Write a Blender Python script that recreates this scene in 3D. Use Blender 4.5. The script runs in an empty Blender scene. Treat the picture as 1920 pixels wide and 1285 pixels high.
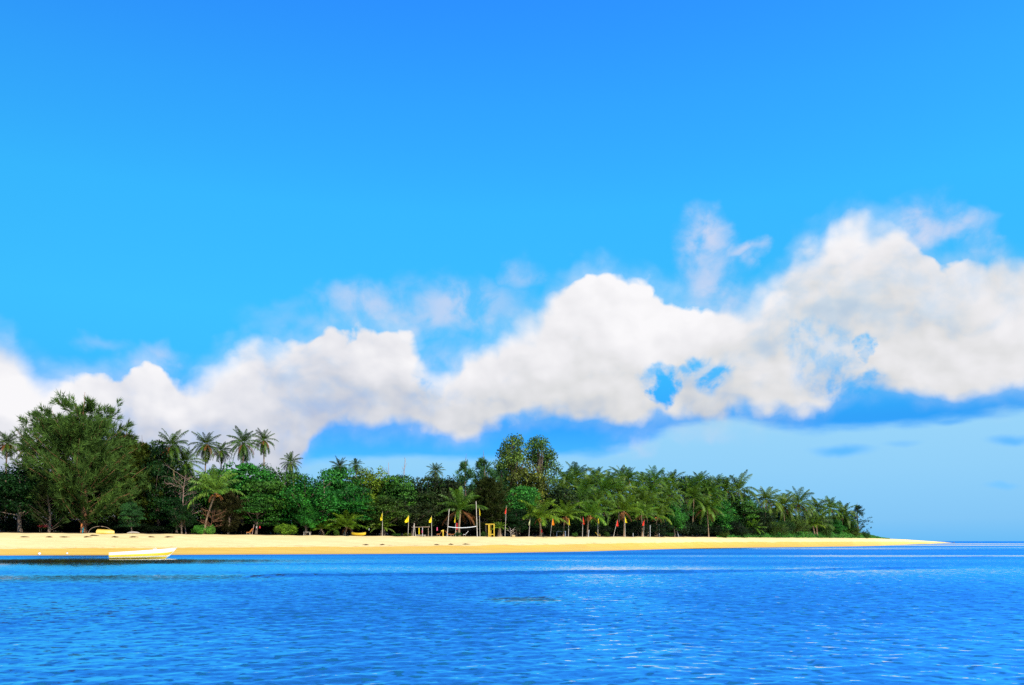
import bpy, math, random
import numpy as np
from mathutils import Vector, Matrix

# ------------------------------------------------------------------ camera, sky, sun
S = bpy.context.scene
COL = S.collection
R = math.radians
F = 1600.0            # focal length in photo pixels (1920 wide)
HZ = 1015.0           # horizon row of the photo
CAMZ = 1.6
SUN_EL, SUN_AZ = R(41), R(140)     # azimuth clockwise from +Y (behind the camera, to the right)

cd = bpy.data.cameras.new("camera"); cam = bpy.data.objects.new("camera", cd); COL.objects.link(cam)
cam.location = (0, 0, CAMZ); cam.rotation_euler = (R(90), 0, 0)
cd.sensor_width = 36; cd.lens = 36 * F / 1920; cd.shift_y = (HZ - 642.5) / 1920
cd.clip_start = 0.1; cd.clip_end = 90000
S.camera = cam
S.view_settings.view_transform = 'Standard'; S.view_settings.look = 'None'
S.view_settings.exposure = 1.0; S.view_settings.gamma = 1.0
S.render.engine = 'CYCLES'
S.cycles.max_bounces = 6; S.cycles.transparent_max_bounces = 4
S.cycles.use_denoising = False

sl = bpy.data.lights.new("sun", 'SUN'); sl.energy = 4.8; sl.angle = R(0.5); sl.color = (1.0, 0.90, 0.74)
so = bpy.data.objects.new("sun", sl); COL.objects.link(so)
sund = Vector((math.sin(SUN_AZ) * math.cos(SUN_EL), math.cos(SUN_AZ) * math.cos(SUN_EL), math.sin(SUN_EL)))
so.rotation_euler = sund.to_track_quat('Z', 'Y').to_euler()
so.location = sund * 200


class NT:
    """small helper to write node trees as expressions"""
    def __init__(s, tree): s.t = tree; s.n = tree.nodes; s.l = tree.links
    def _set(s, sock, v):
        if v is None: return
        if isinstance(v, bpy.types.NodeSocket): s.l.new(v, sock)
        else: sock.default_value = v
    def m(s, op, a, b=None, c=None, clamp=False):
        n = s.n.new("ShaderNodeMath"); n.operation = op; n.use_clamp = clamp
        for i, v in enumerate((a, b, c)): s._set(n.inputs[i], v)
        return n.outputs[0]
    def v(s, op, a, b=None, scale=None):
        n = s.n.new("ShaderNodeVectorMath"); n.operation = op
        s._set(n.inputs[0], a); s._set(n.inputs[1], b)
        if scale is not None: s._set(n.inputs['Scale'], scale)
        return n.outputs['Value'] if op in ('LENGTH', 'DOT_PRODUCT') else n.outputs[0]
    def xyz(s, x, y, z):
        n = s.n.new("ShaderNodeCombineXYZ")
        for i, v in enumerate((x, y, z)): s._set(n.inputs[i], v)
        return n.outputs[0]
    def sep(s, v):
        n = s.n.new("ShaderNodeSeparateXYZ"); s._set(n.inputs[0], v); return n.outputs
    def noise(s, vec, scale, detail=4, rough=.5, dim='3D', out='Fac', dist=0.0):
        n = s.n.new("ShaderNodeTexNoise"); n.noise_dimensions = dim
        s._set(n.inputs['Vector'], vec); n.inputs['Scale'].default_value = scale
        n.inputs['Detail'].default_value = detail; n.inputs['Roughness'].default_value = rough
        n.inputs['Distortion'].default_value = dist
        return n.outputs[out]
    def ss(s, val, a, b, lo=0.0, hi=1.0, kind='SMOOTHSTEP'):
        n = s.n.new("ShaderNodeMapRange"); n.interpolation_type = kind
        s._set(n.inputs['Value'], val)
        s._set(n.inputs['From Min'], a); s._set(n.inputs['From Max'], b)
        s._set(n.inputs['To Min'], lo); s._set(n.inputs['To Max'], hi)
        return n.outputs[0]
    def ramp(s, fac, stops, interp='LINEAR'):
        n = s.n.new("ShaderNodeValToRGB"); s._set(n.inputs[0], fac); cr = n.color_ramp; cr.interpolation = interp
        while len(cr.elements) > 1: cr.elements.remove(cr.elements[-1])
        cr.elements[0].position = stops[0][0]; cr.elements[0].color = (*stops[0][1], 1)
        for p, c in stops[1:]:
            e = cr.elements.new(p); e.color = (*c, 1)
        return n.outputs[0]
    def mix(s, f, a, b, kind='MIX'):
        n = s.n.new("ShaderNodeMix"); n.data_type = 'RGBA'; n.blend_type = kind
        s._set(n.inputs[0], f)
        for i, v in ((6, a), (7, b)):
            s._set(n.inputs[i], (*v, 1) if isinstance(v, tuple) and len(v) == 3 else v)
        return n.outputs[2]
    def curve(s, fac, pts):
        n = s.n.new("ShaderNodeFloatCurve"); s._set(n.inputs['Value'], fac)
        c = n.mapping.curves[0]; pts = sorted(pts)
        c.points[0].location = pts[0]; c.points[1].location = pts[-1]
        for p in pts[1:-1]: c.points.new(*p)
        for p in c.points: p.handle_type = 'AUTO_CLAMPED'
        n.mapping.update()
        return n.outputs[0]


# --- world: Nishita daylight, tinted to the deep tropical blue, with a belt of cumulus round the horizon
w = bpy.data.worlds.new("World"); S.world = w; w.use_nodes = True
N = NT(w.node_tree)
for n in list(N.n): N.n.remove(n)
tc = N.n.new("ShaderNodeTexCoord"); dx, dy, dz = N.sep(tc.outputs['Generated'])
az = N.m('ARCTAN2', dx, dy)
azs = N.m('SUBTRACT', N.m('PINGPONG', N.m('ADD', az, math.pi / 4), math.pi / 2), math.pi / 4)   # the belt repeats mirrored round the compass
hyp = N.m('SQRT', N.m('ADD', N.m('MULTIPLY', dx, dx), N.m('MULTIPLY', dy, dy)))
T = N.m('DIVIDE', dz, N.m('MAXIMUM', hyp, 1e-3))                                                # tangent of the elevation
tt = N.m('ADD', N.m('DIVIDE', azs, math.pi / 2), .5)
EMAX = .4
def AE(px, py):
    a = math.atan((px - 960) / F); return a, (HZ - py) / F * math.cos(a)
def env(pts):
    out = []
    for px, py in pts:
        a, e = AE(px, py); out.append((a / (math.pi / 2) + .5, max(0, min(1, (e + .05) / (EMAX + .05)))))
    return N.m('SUBTRACT', N.m('MULTIPLY', N.curve(tt, out), EMAX + .05), .05)

sky = N.n.new("ShaderNodeTexSky"); sky.sky_type = 'NISHITA'; sky.sun_disc = False
sky.sun_elevation = SUN_EL; sky.sun_rotation = SUN_AZ
skyv = N.v('SCALE', sky.outputs[0], scale=0.1)
tint = N.ramp(N.m('MULTIPLY', T, 1.0, clamp=True), [
    (0.0, (.085, .30, .70)), (.02, (.075, .27, .62)), (.134, (.023, .185, .40)), (.20, (.043, .31, .45)), (.259, (.054, .385, .49)),
    (.384, (.063, .48, .625)), (.509, (.064, .47, .755)), (.628, (.063, .43, .87)), (1.0, (.06, .36, .95))])
base = N.v('MULTIPLY', skyv, N.v('SCALE', tint, scale=N.m('ADD', 4.05, N.m('MULTIPLY', azs, .9))))

P = N.xyz(azs, T, 0.0)
wv = N.noise(P, 9, 3, .5, out='Color')                       # turbulence that curls the billows
PW = N.v('ADD', P, N.v('SCALE', N.v('SUBTRACT', wv, (.5, .5, .5)), scale=.045))
nb = N.noise(PW, 15, 8, .5)
nf = N.noise(N.v('ADD', PW, (3.1, 0, 2.0)), 38, 7, .58)
def vor(p, sc):
    n = N.n.new("ShaderNodeTexVoronoi"); n.voronoi_dimensions = '2D'; n.feature = 'SMOOTH_F1'; n.inputs['Smoothness'].default_value = .35
    N._set(n.inputs['Vector'], p); n.inputs['Scale'].default_value = sc; n.inputs['Detail'].default_value = 1.0; n.inputs['Roughness'].default_value = .55
    return n.outputs['Distance']
PV = N.v('ADD', P, N.v('SCALE', N.v('SUBTRACT', N.noise(P, 40, 4, .55, out='Color'), (.5, .5, .5)), scale=.012))
puff = N.m('SUBTRACT', .58, vor(PV, 30))                       # cauliflower heads
wig = N.m('ADD', N.m('MULTIPLY', N.m('SUBTRACT', nb, .5), .050), N.m('MULTIPLY', N.m('SUBTRACT', nf, .5), .016))
wig = N.m('ADD', wig, N.m('MULTIPLY', puff, .016))
top = env([(-640, 640), (-400, 600), (-200, 560), (-60, 600), (0, 636), (25, 645), (48, 688), (80, 705), (140, 712), (200, 700), (250, 690), (300, 690), (345, 712), (400, 690),
           (450, 664), (520, 655), (585, 636), (612, 616), (650, 622), (690, 616), (740, 618), (772, 640), (792, 672), (815, 706), (838, 704), (862, 688),
           (890, 658), (930, 642), (970, 618), (1005, 598), (1025, 562), (1055, 538), (1090, 522), (1132, 510), (1180, 524), (1225, 545), (1262, 563),
           (1320, 588), (1365, 588), (1405, 572), (1435, 545), (1468, 508), (1500, 474), (1540, 462), (1562, 430), (1605, 414), (1660, 420), (1700, 440),
           (1735, 478), (1790, 498), (1830, 488), (1880, 488), (1920, 500), (2050, 470), (2300, 560), (2540, 600)])
bot = env([(-640, 800), (-300, 860), (-100, 930), (0, 1010), (250, 1010), (480, 960), (545, 895), (575, 862), (592, 822), (612, 800), (650, 794), (750, 797), (810, 810),
           (850, 828), (890, 828), (935, 800), (985, 784), (1040, 779), (1100, 784), (1160, 795), (1205, 800), (1235, 779), (1300, 786), (1342, 793),
           (1375, 772), (1430, 777), (1500, 780), (1546, 775), (1562, 742), (1620, 720), (1700, 729), (1780, 739), (1850, 745), (1900, 736), (1960, 730), (2300, 760), (2540, 790)])
dt = N.m('ADD', N.m('SUBTRACT', top, T), wig)
db = N.m('ADD', N.m('SUBTRACT', T, bot), N.m('MULTIPLY', wig, .75))
soft = N.ss(N.noise(P, 6, 2, .5), .36, .60, .0045, .026)
D0 = N.m('MULTIPLY', N.ss(dt, N.m('MULTIPLY', soft, -1.0), soft), N.ss(db, -.010, .012))
wx = N.m('MULTIPLY', N.m('SUBTRACT', N.noise(N.v('ADD', PW, (7.7, 0, 4.0)), 24, 6, .6), .5), .055)
def ell(px, py, rx, ry, k=1.0, hard=.6, wk=1.0):
    a, e = AE(px, py); c = math.cos(a)
    ex = N.m('DIVIDE', N.m('ADD', N.m('SUBTRACT', azs, a), N.m('MULTIPLY', wx, wk)), rx / F * c * c)
    ey = N.m('DIVIDE', N.m('ADD', N.m('SUBTRACT', T, e), N.m('MULTIPLY', wig, .9 * wk)), ry / F * c)
    d = N.m('SQRT', N.m('ADD', N.m('MULTIPLY', ex, ex), N.m('MULTIPLY', ey, ey)))
    return N.ss(d, hard, 1.25, k, 0.0)
hole = None
for a in [(1241, 738, 27, 28, 1.0), (1255, 718, 50, 22, .6), (1328, 706, 46, 34, .75), (1630, 660, 16, 26, .95), (1612, 640, 20, 20, .7), (1550, 690, 70, 60, .42), (1600, 722, 60, 28, .6), (808, 692, 28, 46, .55), (1510, 640, 40, 36, .35)]:
    e = ell(*a)
    e = N.m('MULTIPLY', e, N.ss(nf, .36, .60, 1.25, .35), clamp=True) if a[4] < 1 else e
    hole = e if hole is None else N.m('MAXIMUM', hole, e)
fuzz = N.ss(N.noise(N.v('ADD', PW, (1.3, 0, 6.0)), 20, 6, .55), .25, .75, .15, 1.0)
halo = N.m('MULTIPLY', N.m('MULTIPLY', N.ss(dt, -.034, .010), N.ss(db, -.026, .012)), N.m('MULTIPLY', fuzz, .42))
D0 = N.m('MULTIPLY', N.m('MAXIMUM', D0, halo), N.m('SUBTRACT', 1.0, hole))
thin = None
wisp = N.ss(N.noise(N.xyz(N.m('ADD', azs, 1.7), T, 0.6), 22, 6, .55, dist=.3), .32, .62, .15, 1.0)
for a in [(682, 572, 100, 44, .8, .0), (850, 578, 150, 60, .85, .0), (760, 600, 130, 40, .6, .0), (840, 680, 60, 60, .5, .0), (975, 520, 46, 40, .45, .0), (1322, 448, 56, 64, .95, .1), (1335, 520, 66, 90, .85, .1), (1365, 570, 80, 50, .6, .0), (1392, 470, 52, 20, .85, .1), (1412, 484, 20, 26, .6, .1), (1725, 425, 74, 56, .95, .1), (1790, 432, 80, 30, .8, .1), (1835, 455, 34, 56, .7, .1), (190, 655, 60, 22, .25, .0), (300, 684, 60, 34, .6, .0), (560, 600, 110, 36, .25, .0), (1300, 815, 120, 26, .3, .0), (1175, 832, 50, 18, .45, .0)]:
    e = ell(*a)
    thin = e if thin is None else N.m('MAXIMUM', thin, e)
thin = N.m('MULTIPLY', thin, wisp)
# low pale layer above the horizon, streaked
hz_top = env([(-640, 880), (-100, 900), (500, 880), (580, 866), (600, 860), (660, 858), (760, 852), (850, 857), (940, 858), (1060, 852), (1140, 846), (1200, 826), (1268, 802), (1320, 794), (1372, 786), (1450, 797), (1500, 806), (1560, 806), (1620, 800),
              (1700, 792), (1800, 784), (1920, 768), (2200, 770), (2540, 860)])
str_n = N.noise(N.xyz(N.m('MULTIPLY', azs, .35), T, 5.0), 42, 5, .5)
hz = N.ss(N.m('ADD', N.m('SUBTRACT', hz_top, T), N.m('MULTIPLY', N.m('SUBTRACT', str_n, .5), .022)), -.007, .008, 0, .94)
for a in [(1578, 845, 62, 13, .75, .1), (1895, 826, 50, 12, .7, .1), (1690, 832, 40, 7, .3, .1), (1880, 912, 34, 9, .45, .1), (1830, 776, 40, 12, .6, .1), (1780, 795, 40, 8, .6, .1)]:
    hz = N.m('MULTIPLY', hz, N.m('SUBTRACT', 1.0, ell(*a, wk=.22)))
hz_col = N.ramp(N.m('MULTIPLY', T, 5.0, clamp=True), [(0, (.150, .52, .95)), (.12, (.235, .575, .93)), (.4, (.30, .645, .94)), (.8, (.36, .71, .96)), (1, (.42, .73, .96))])
c1 = N.mix(hz, base, hz_col)
# cumulus light and shade (the sun stands behind the viewer to the right)
off = (.010, .017, 0.0)
def lump(p): return N.m('ADD', N.m('MULTIPLY', N.noise(p, 13, 5, .45), 1.0), N.m('MULTIPLY', N.noise(p, 34, 5, .5), .22))
relief = N.m('ADD', N.m('SUBTRACT', lump(PW), lump(N.v('ADD', PW, off))), N.m('MULTIPLY', N.m('SUBTRACT', puff, N.m('SUBTRACT', .58, vor(N.v('ADD', PV, (.006, .010, 0)), 30))), .18))
big = N.noise(N.v('ADD', N.v('MULTIPLY', PW, (1, 1.5, 1)), (0, 0, 9.0)), 7.5, 4, .5)
frac = N.m('DIVIDE', db, N.m('MAXIMUM', N.m('SUBTRACT', top, bot), .03), clamp=True)
sh = N.m('ADD', N.m('MULTIPLY', frac, .56), N.m('MULTIPLY', relief, .62))
sh = N.m('ADD', sh, N.m('MULTIPLY', N.m('SUBTRACT', big, .5), 1.75))
sh = N.m('ADD', sh, .28)
ctint = N.ss(azs, -.40, .12)
cc_l = N.ramp(sh, [(0, (.43, .49, .68)), (.35, (.58, .62, .73)), (.65, (.76, .77, .83)), (1, (.95, .94, .96))])
cc_r = N.ramp(sh, [(0, (.53, .58, .66)), (.35, (.73, .735, .745)), (.65, (.85, .845, .87)), (1, (.96, .95, .97))])
cc = N.mix(ctint, cc_l, cc_r)
c2 = N.mix(thin, c1, (.58, .68, .90))
body = N.m('MULTIPLY', D0, N.ss(N.m('ADD', big, N.m('MULTIPLY', N.m('SUBTRACT', nf, .5), .5)), .26, .48, .80, 1.0))
c3 = N.mix(body, c2, cc)
below = N.ss(T, -.02, -.001)
c3 = N.v('SCALE', c3, scale=N.ss(dz, .60, .95, 1.0, .45))
c4 = N.mix(below, (.02, .08, .2), c3)
bg = N.n.new("ShaderNodeBackground"); N.l.new(c4, bg.inputs[0]); bg.inputs[1].default_value = .5
wo = N.n.new("ShaderNodeOutputWorld"); N.l.new(bg.outputs[0], wo.inputs[0])
w.cycles.sampling_method = 'MANUAL'; w.cycles.sample_map_resolution = 1024

# ------------------------------------------------------------------ helpers
def link(o, parent=None):
    COL.objects.link(o)
    if parent: o.parent = parent
    return o
def tag(o, label, cat, group=None, kind=None):
    if label: o["label"] = label
    if cat: o["category"] = cat
    if group: o["group"] = group
    if kind: o["kind"] = kind
    return o
def empty(name, loc, rz=0.0):
    o = bpy.data.objects.new(name, None); o.empty_display_size = .3
    o.location = loc; o.rotation_euler = (0, 0, rz)
    return link(o)
def npmesh(name, V, Fq, mat, tint=None, smooth=False):
    V = np.asarray(V, np.float32).reshape(-1, 3); Fq = np.asarray(Fq, np.int32).reshape(-1, 4)
    me = bpy.data.meshes.new(name); me.vertices.add(len(V)); me.vertices.foreach_set('co', V.ravel())
    me.loops.add(Fq.size); me.loops.foreach_set('vertex_index', Fq.ravel())
    me.polygons.add(len(Fq)); me.polygons.foreach_set('loop_start', np.arange(0, Fq.size, 4, dtype=np.int32))
    if tint is not None:
        a = me.attributes.new('tint', 'FLOAT', 'FACE'); a.data.foreach_set('value', np.asarray(tint, np.float32))
    me.update(calc_edges=True); me.validate()
    me.polygons.foreach_set('use_smooth', np.full(len(me.polygons), smooth))
    me.materials.append(mat)
    return me
def obj(name, me, parent=None, loc=(0, 0, 0)):
    o = bpy.data.objects.new(name, me); o.location = loc
    return link(o, parent)
class G:
    """collects quads"""
    def __init__(s): s.V = []; s.Fq = []; s.t = []; s.n = 0
    def add(s, V, Fq, t=0.5):
        V = np.asarray(V, float).reshape(-1, 3); Fq = np.asarray(Fq, int).reshape(-1, 4)
        s.V.append(V); s.Fq.append(Fq + s.n); s.n += len(V)
        s.t.append(np.broadcast_to(np.asarray(t, float), (len(Fq),)).copy())
    def tube(s, pts, rads, n=6, t=.5):
        pts = np.asarray(pts, float); m = len(pts); tan = np.gradient(pts, axis=0)
        tan /= np.maximum(np.linalg.norm(tan, axis=1, keepdims=True), 1e-9)
        ref = np.array([1., 0, 0]) if abs(tan[0][0]) < .8 else np.array([0, 1., 0])
        u = np.cross(tan, ref); u /= np.linalg.norm(u, axis=1, keepdims=True); v = np.cross(tan, u)
        a = np.arange(n) * 2 * math.pi / n
        V = pts[:, None] + np.asarray(rads, float)[:, None, None] * (np.cos(a)[None, :, None] * u[:, None] + np.sin(a)[None, :, None] * v[:, None])
        i = np.arange(m - 1)[:, None] * n; j = np.arange(n)[None]; k = (j + 1) % n
        Fq = np.stack([i + j, i + k, i + n + k, i + n + j], -1).reshape(-1, 4)
        s.add(V, Fq, t)
        if n >= 4:   # end caps as quads fanned
            for base in (0, (m - 1) * n):
                for q in range(1, n - 2, 2): s.Fq.append(np.array([[base, base + q, base + q + 1, base + (q + 2) % n]]) + s.n - m * n); s.t.append(np.array([.5 if np.ndim(t) else t]))
    def box(s, c, d, rot=None, t=.5):
        c = np.asarray(c, float); d = np.asarray(d, float) / 2
        V = np.array([[x, y, z] for x in (-1, 1) for y in (-1, 1) for z in (-1, 1)], float) * d
        if rot is not None: V = V @ np.array(rot).T
        s.add(V + c, [[0, 1, 3, 2], [4, 6, 7, 5], [0, 4, 5, 1], [2, 3, 7, 6], [0, 2, 6, 4], [1, 5, 7, 3]], t)
    def leaves(s, c, ax, nr, L, W, t):
        """diamond leaf cards"""
        def nz(a): return a / np.maximum(np.linalg.norm(a, axis=1, keepdims=True), 1e-9)
        ax = nz(ax); sd = nz(np.cross(nr, ax)); L = np.broadcast_to(L, (len(c),))[:, None]; W = np.broadcast_to(W, (len(c),))[:, None]
        V = np.stack([c - ax * L / 2, c + sd * W / 2, c + ax * L / 2, c - sd * W / 2], 1)
        s.add(V, np.arange(len(c) * 4).reshape(-1, 4), t)
    def mesh(s, name, mat, smooth=False):
        return npmesh(name, np.concatenate(s.V), np.concatenate(s.Fq), mat, np.concatenate(s.t), smooth)
    def build(s, name, mat, parent=None, smooth=False, loc=(0, 0, 0)):
        return obj(name, s.mesh(name, mat, smooth), parent, loc)
def rotz(a): c, s_ = math.cos(a), math.sin(a); return np.array([[c, -s_, 0], [s_, c, 0], [0, 0, 1]])

# ------------------------------------------------------------------ materials
def pmat(name, col, rough=.6, spec=.3, var=.15, scale=6, metallic=0):
    m = bpy.data.materials.new(name); m.use_nodes = True; t = NT(m.node_tree); b = t.n['Principled BSDF']
    g = t.n.new("ShaderNodeTexCoord").outputs['Object']
    n = t.noise(g, scale, 4, .6)
    col = tuple(x * .55 for x in col)
    c = t.mix(t.ss(n, .3, .7, kind='LINEAR'), tuple(x * (1 - var) for x in col), tuple(min(1, x * (1 + var)) for x in col))
    t.l.new(c, b.inputs['Base Color']); b.inputs['Roughness'].default_value = rough
    b.inputs['Specular IOR Level'].default_value = spec; b.inputs['Metallic'].default_value = metallic
    return m
def leafmat(name, rough=.55, spec=.10, trans=.18, lo=.12, hi=1.9, yel=(1.5, 1.12, .55)):
    """foliage: the object's own colour, varied leaf by leaf"""
    m = bpy.data.materials.new(name); m.use_nodes = True; t = NT(m.node_tree); b = t.n['Principled BSDF']; out = t.n['Material Output']
    oc = t.n.new("ShaderNodeObjectInfo").outputs['Color']
    a = t.n.new("ShaderNodeAttribute"); a.attribute_name = 'tint'; f = a.outputs['Fac']
    val = t.ss(f, 0, 1, lo * .43, hi * .43, 'LINEAR')
    c = t.v('SCALE', oc, scale=val)
    c = t.mix(t.ss(f, .72, 1.0, 0, .8, 'LINEAR'), c, t.v('MULTIPLY', c, yel))
    t.l.new(c, b.inputs['Base Color']); b.inputs['Roughness'].default_value = rough; b.inputs['Specular IOR Level'].default_value = spec
    tr = t.n.new("ShaderNodeBsdfTranslucent"); t.l.new(t.v('MULTIPLY', c, (1.1, 1.2, .5)), tr.inputs[0])
    mx = t.n.new("ShaderNodeMixShader"); mx.inputs[0].default_value = trans
    t.l.new(b.outputs[0], mx.inputs[1]); t.l.new(tr.outputs[0], mx.inputs[2]); t.l.new(mx.outputs[0], out.inputs[0])
    return m
M_LEAF = leafmat('broad_leaf'); M_PALM = leafmat('palm_leaf', .45, .16, .25, .35, 2.0); M_NEEDLE = leafmat('casuarina_needle', .6, .05, .25, .45, 1.6, (1.25, 1.1, .7))
M_DRY = leafmat('dry_frond', .7, .15, .2, .5, 1.5, (1.2, 1.0, .7))
M_BARK = pmat('bark', (.16, .115, .085), .85, .15, .45, 5)
M_REDBARK = pmat('reddish_bark', (.24, .115, .06), .85, .15, .4, 4)
M_PTRUNK = pmat('palm_trunk', (.30, .20, .12), .85, .15, .4, 7)
M_BARE = pmat('bare_wood', (.36, .23, .19), .8, .15, .3, 3)
M_DRIFT = pmat('bleached_wood', (.50, .43, .36), .8, .15, .25, 8)
M_NUT = pmat('coconut_husk', (.55, .22, .02), .45, .4, .4, 5)

# ------------------------------------------------------------------ terrain
PX_DS = ([-900, 0, 200, 400, 640, 900, 1000, 1100, 1200, 1300, 1400, 1500, 1600, 1650, 1700, 1740, 1790],
         [92, 95, 97, 101, 105, 112, 122, 132, 156, 186, 208, 226, 258, 290, 392, 512, 860])
PX_DT = ([-900, 0, 200, 400, 640, 900, 1000, 1200, 1300, 1400, 1500, 1600, 1640, 1700, 1740, 1790],
         [112, 116, 120, 126, 134, 142, 146, 178, 206, 232, 254, 290, 318, 432, 560, 900])
PX_YB = ([-900, 0, 200, 400, 640, 900, 1200, 1400, 1550, 1640, 1700, 1740, 1770, 1790],
         [999, 999.5, 1000.6, 1002.6, 1005, 1006.6, 1007, 1007.6, 1008.4, 1009.3, 1011.8, 1014.6, 1016.6, 1018.4])
def Ds(px): return np.interp(px, *PX_DS)
def Dt(px): return np.interp(px, *PX_DT)
def Zt(px): return CAMZ + (HZ - np.interp(px, *PX_YB)) / F * Dt(px)
def prof(s): return np.interp(s, [-3, -1, -.25, 0, .3, .45, .75, 1], [-3, -1.2, -.22, 0, .27, .47, .86, 1])
def ground(px, D):
    px = np.asarray(px, float); D = np.asarray(D, float)
    s = (D - Ds(px)) / (Dt(px) - Ds(px)); z = Zt(px) * prof(np.minimum(s, 1))
    back = np.maximum(D - Dt(px), 0); spit = np.clip((px - 1625) / 40, 0, 1)
    z = z + (1 - spit) * .35 * np.clip(back / 12, 0, 1) - spit * np.clip(back / 35, 0, 1) * (Zt(px) + .8)
    x = (px - 960) / F * D
    hum = (np.sin(x * 1.1 + D * .5) * np.sin(D * .83 - x * .37) + .6 * np.sin(x * 2.3 + 1.3 * D) * np.sin(1.9 * D + .4 * x)) * .035
    z = z + np.clip((1570 - px) / 90, 0, 1) * 2.8 * np.clip((back - 32) / 40, 0, 1)
    return z + hum * np.clip((s - .38) * 4, 0, 1) * (1 - spit * .6)
def at(px, D, z=None):
    return Vector(((px - 960) / F * D, D, float(ground(px, D)) if z is None else z))
def zpy(py, D): return CAMZ + (HZ - py) / F * D

pxs = np.arange(-900, 1791, 5.0)
srow = np.concatenate([np.linspace(-2.2, -.2, 8), np.linspace(-.1, 1, 46)])
brow = np.array([.5, 1, 2, 3.5, 6, 9, 13, 18, 25, 35, 50, 75, 110, 170.])
PXg = np.repeat(pxs[:, None], len(srow) + len(brow), 1)
Dg = np.concatenate([Ds(pxs)[:, None] + srow[None] * (Dt(pxs) - Ds(pxs))[:, None], Dt(pxs)[:, None] + brow[None]], 1)
Zg = ground(PXg, Dg)
sg = (Dg - Ds(PXg)) / (Dt(PXg) - Ds(PXg))
V = np.stack([(PXg - 960) / F * Dg, Dg, Zg], -1).reshape(-1, 3)
nr_ = len(srow) + len(brow); i = np.arange(len(pxs) - 1)[:, None] * nr_; j = np.arange(nr_ - 1)[None]
Fq = np.stack([i + j, i + nr_ + j, i + nr_ + j + 1, i + j + 1], -1).reshape(-1, 4)

msand = bpy.data.materials.new('sand'); msand.use_nodes = True; t = NT(msand.node_tree); b = t.n['Principled BSDF']
gp = t.n.new("ShaderNodeNewGeometry").outputs['Position']; gx, gy, gz = t.sep(gp)
at_w = t.n.new("ShaderNodeAttribute"); at_w.attribute_name = 'wet'; at_l = t.n.new("ShaderNodeAttribute"); at_l.attribute_name = 'litter'
n1 = t.noise(gp, .25, 4, .6); n2 = t.noise(gp, 3.0, 5, .65); n3 = t.noise(t.v('MULTIPLY', gp, (.25, 1.2, 1)), .6, 5, .6)
wet = t.ss(t.m('ADD', at_w.outputs['Fac'], t.m('MULTIPLY', t.m('SUBTRACT', n1, .5), .16)), .47, .53)
dry = t.mix(t.ss(n3, .3, .7, kind='LINEAR'), (.47, .355, .15), (.565, .45, .215))
dry = t.mix(t.ss(n2, .56, .70, 0, .55), dry, (.32, .22, .085))
wetc = t.mix(t.ss(n3, .3, .7, kind='LINEAR'), (.45, .28, .042), (.52, .34, .062))
wetc = t.mix(t.ss(at_w.outputs['Fac'], .86, .99, 0, .55), wetc, (.29, .175, .028))
c = t.mix(wet, dry, wetc)
tide = t.m('MULTIPLY', t.ss(t.m('ABSOLUTE', t.m('SUBTRACT', at_w.outputs['Fac'], .46)), .02, .09, 1, 0), t.ss(t.noise(t.v('MULTIPLY', gp, (.7, 1, 1)), 1.3, 5, .7), .52, .64))
c = t.mix(t.m('MULTIPLY', tide, .55), c, (.20, .12, .04))
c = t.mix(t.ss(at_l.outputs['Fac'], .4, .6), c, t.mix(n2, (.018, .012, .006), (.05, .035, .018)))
t.l.new(c, b.inputs['Base Color']); t.l.new(t.ss(wet, 0, 1, .9, .55), b.inputs['Roughness']); b.inputs['Specular IOR Level'].default_value = .2
me = npmesh('beach', V, Fq, msand, smooth=True)
# how far up the beach the sand stays wet from the last tide, and where leaf litter begins
wetv = np.where(sg < .55, 1 - sg * np.interp(PXg, [0, 900, 1200, 1800], [1.72, 1.25, 1.05, 1.0]), 0.0)
a = me.attributes.new('wet', 'FLOAT', 'POINT'); a.data.foreach_set('value', wetv.astype(np.float32).ravel())
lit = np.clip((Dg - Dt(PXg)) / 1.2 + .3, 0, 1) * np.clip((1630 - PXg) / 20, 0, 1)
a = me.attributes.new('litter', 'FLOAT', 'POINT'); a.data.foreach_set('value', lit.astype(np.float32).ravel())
o = obj('beach', me); tag(o, None, None, kind='structure'); o["label"] = "golden sand beach with a darker wet strip along the water"

# ------------------------------------------------------------------ water
rng = np.random.default_rng(5)
th = np.concatenate([np.linspace(-math.pi, -R(35), 34)[:-1], np.linspace(-R(35), R(35), 540), np.linspace(R(35), math.pi, 34)[1:]])
rr = np.concatenate([np.geomspace(.6, 7, 14)[:-1], np.geomspace(7, 150, 860)[:-1], np.geomspace(150, 45000, 190)])
RR, TH = np.meshgrid(rr, th); X = RR * np.sin(TH); Y = RR * np.cos(TH); Z = np.zeros_like(X)
spac = RR * .0036; inside = np.clip((R(35.5) - np.abs(TH)) / R(1.0), 0, 1)
PXw = 960 + F * np.tan(np.clip(TH, -1.2, 1.2)); Dw = np.where(np.abs(TH) < 1.2, Y, 1.0)
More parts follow.
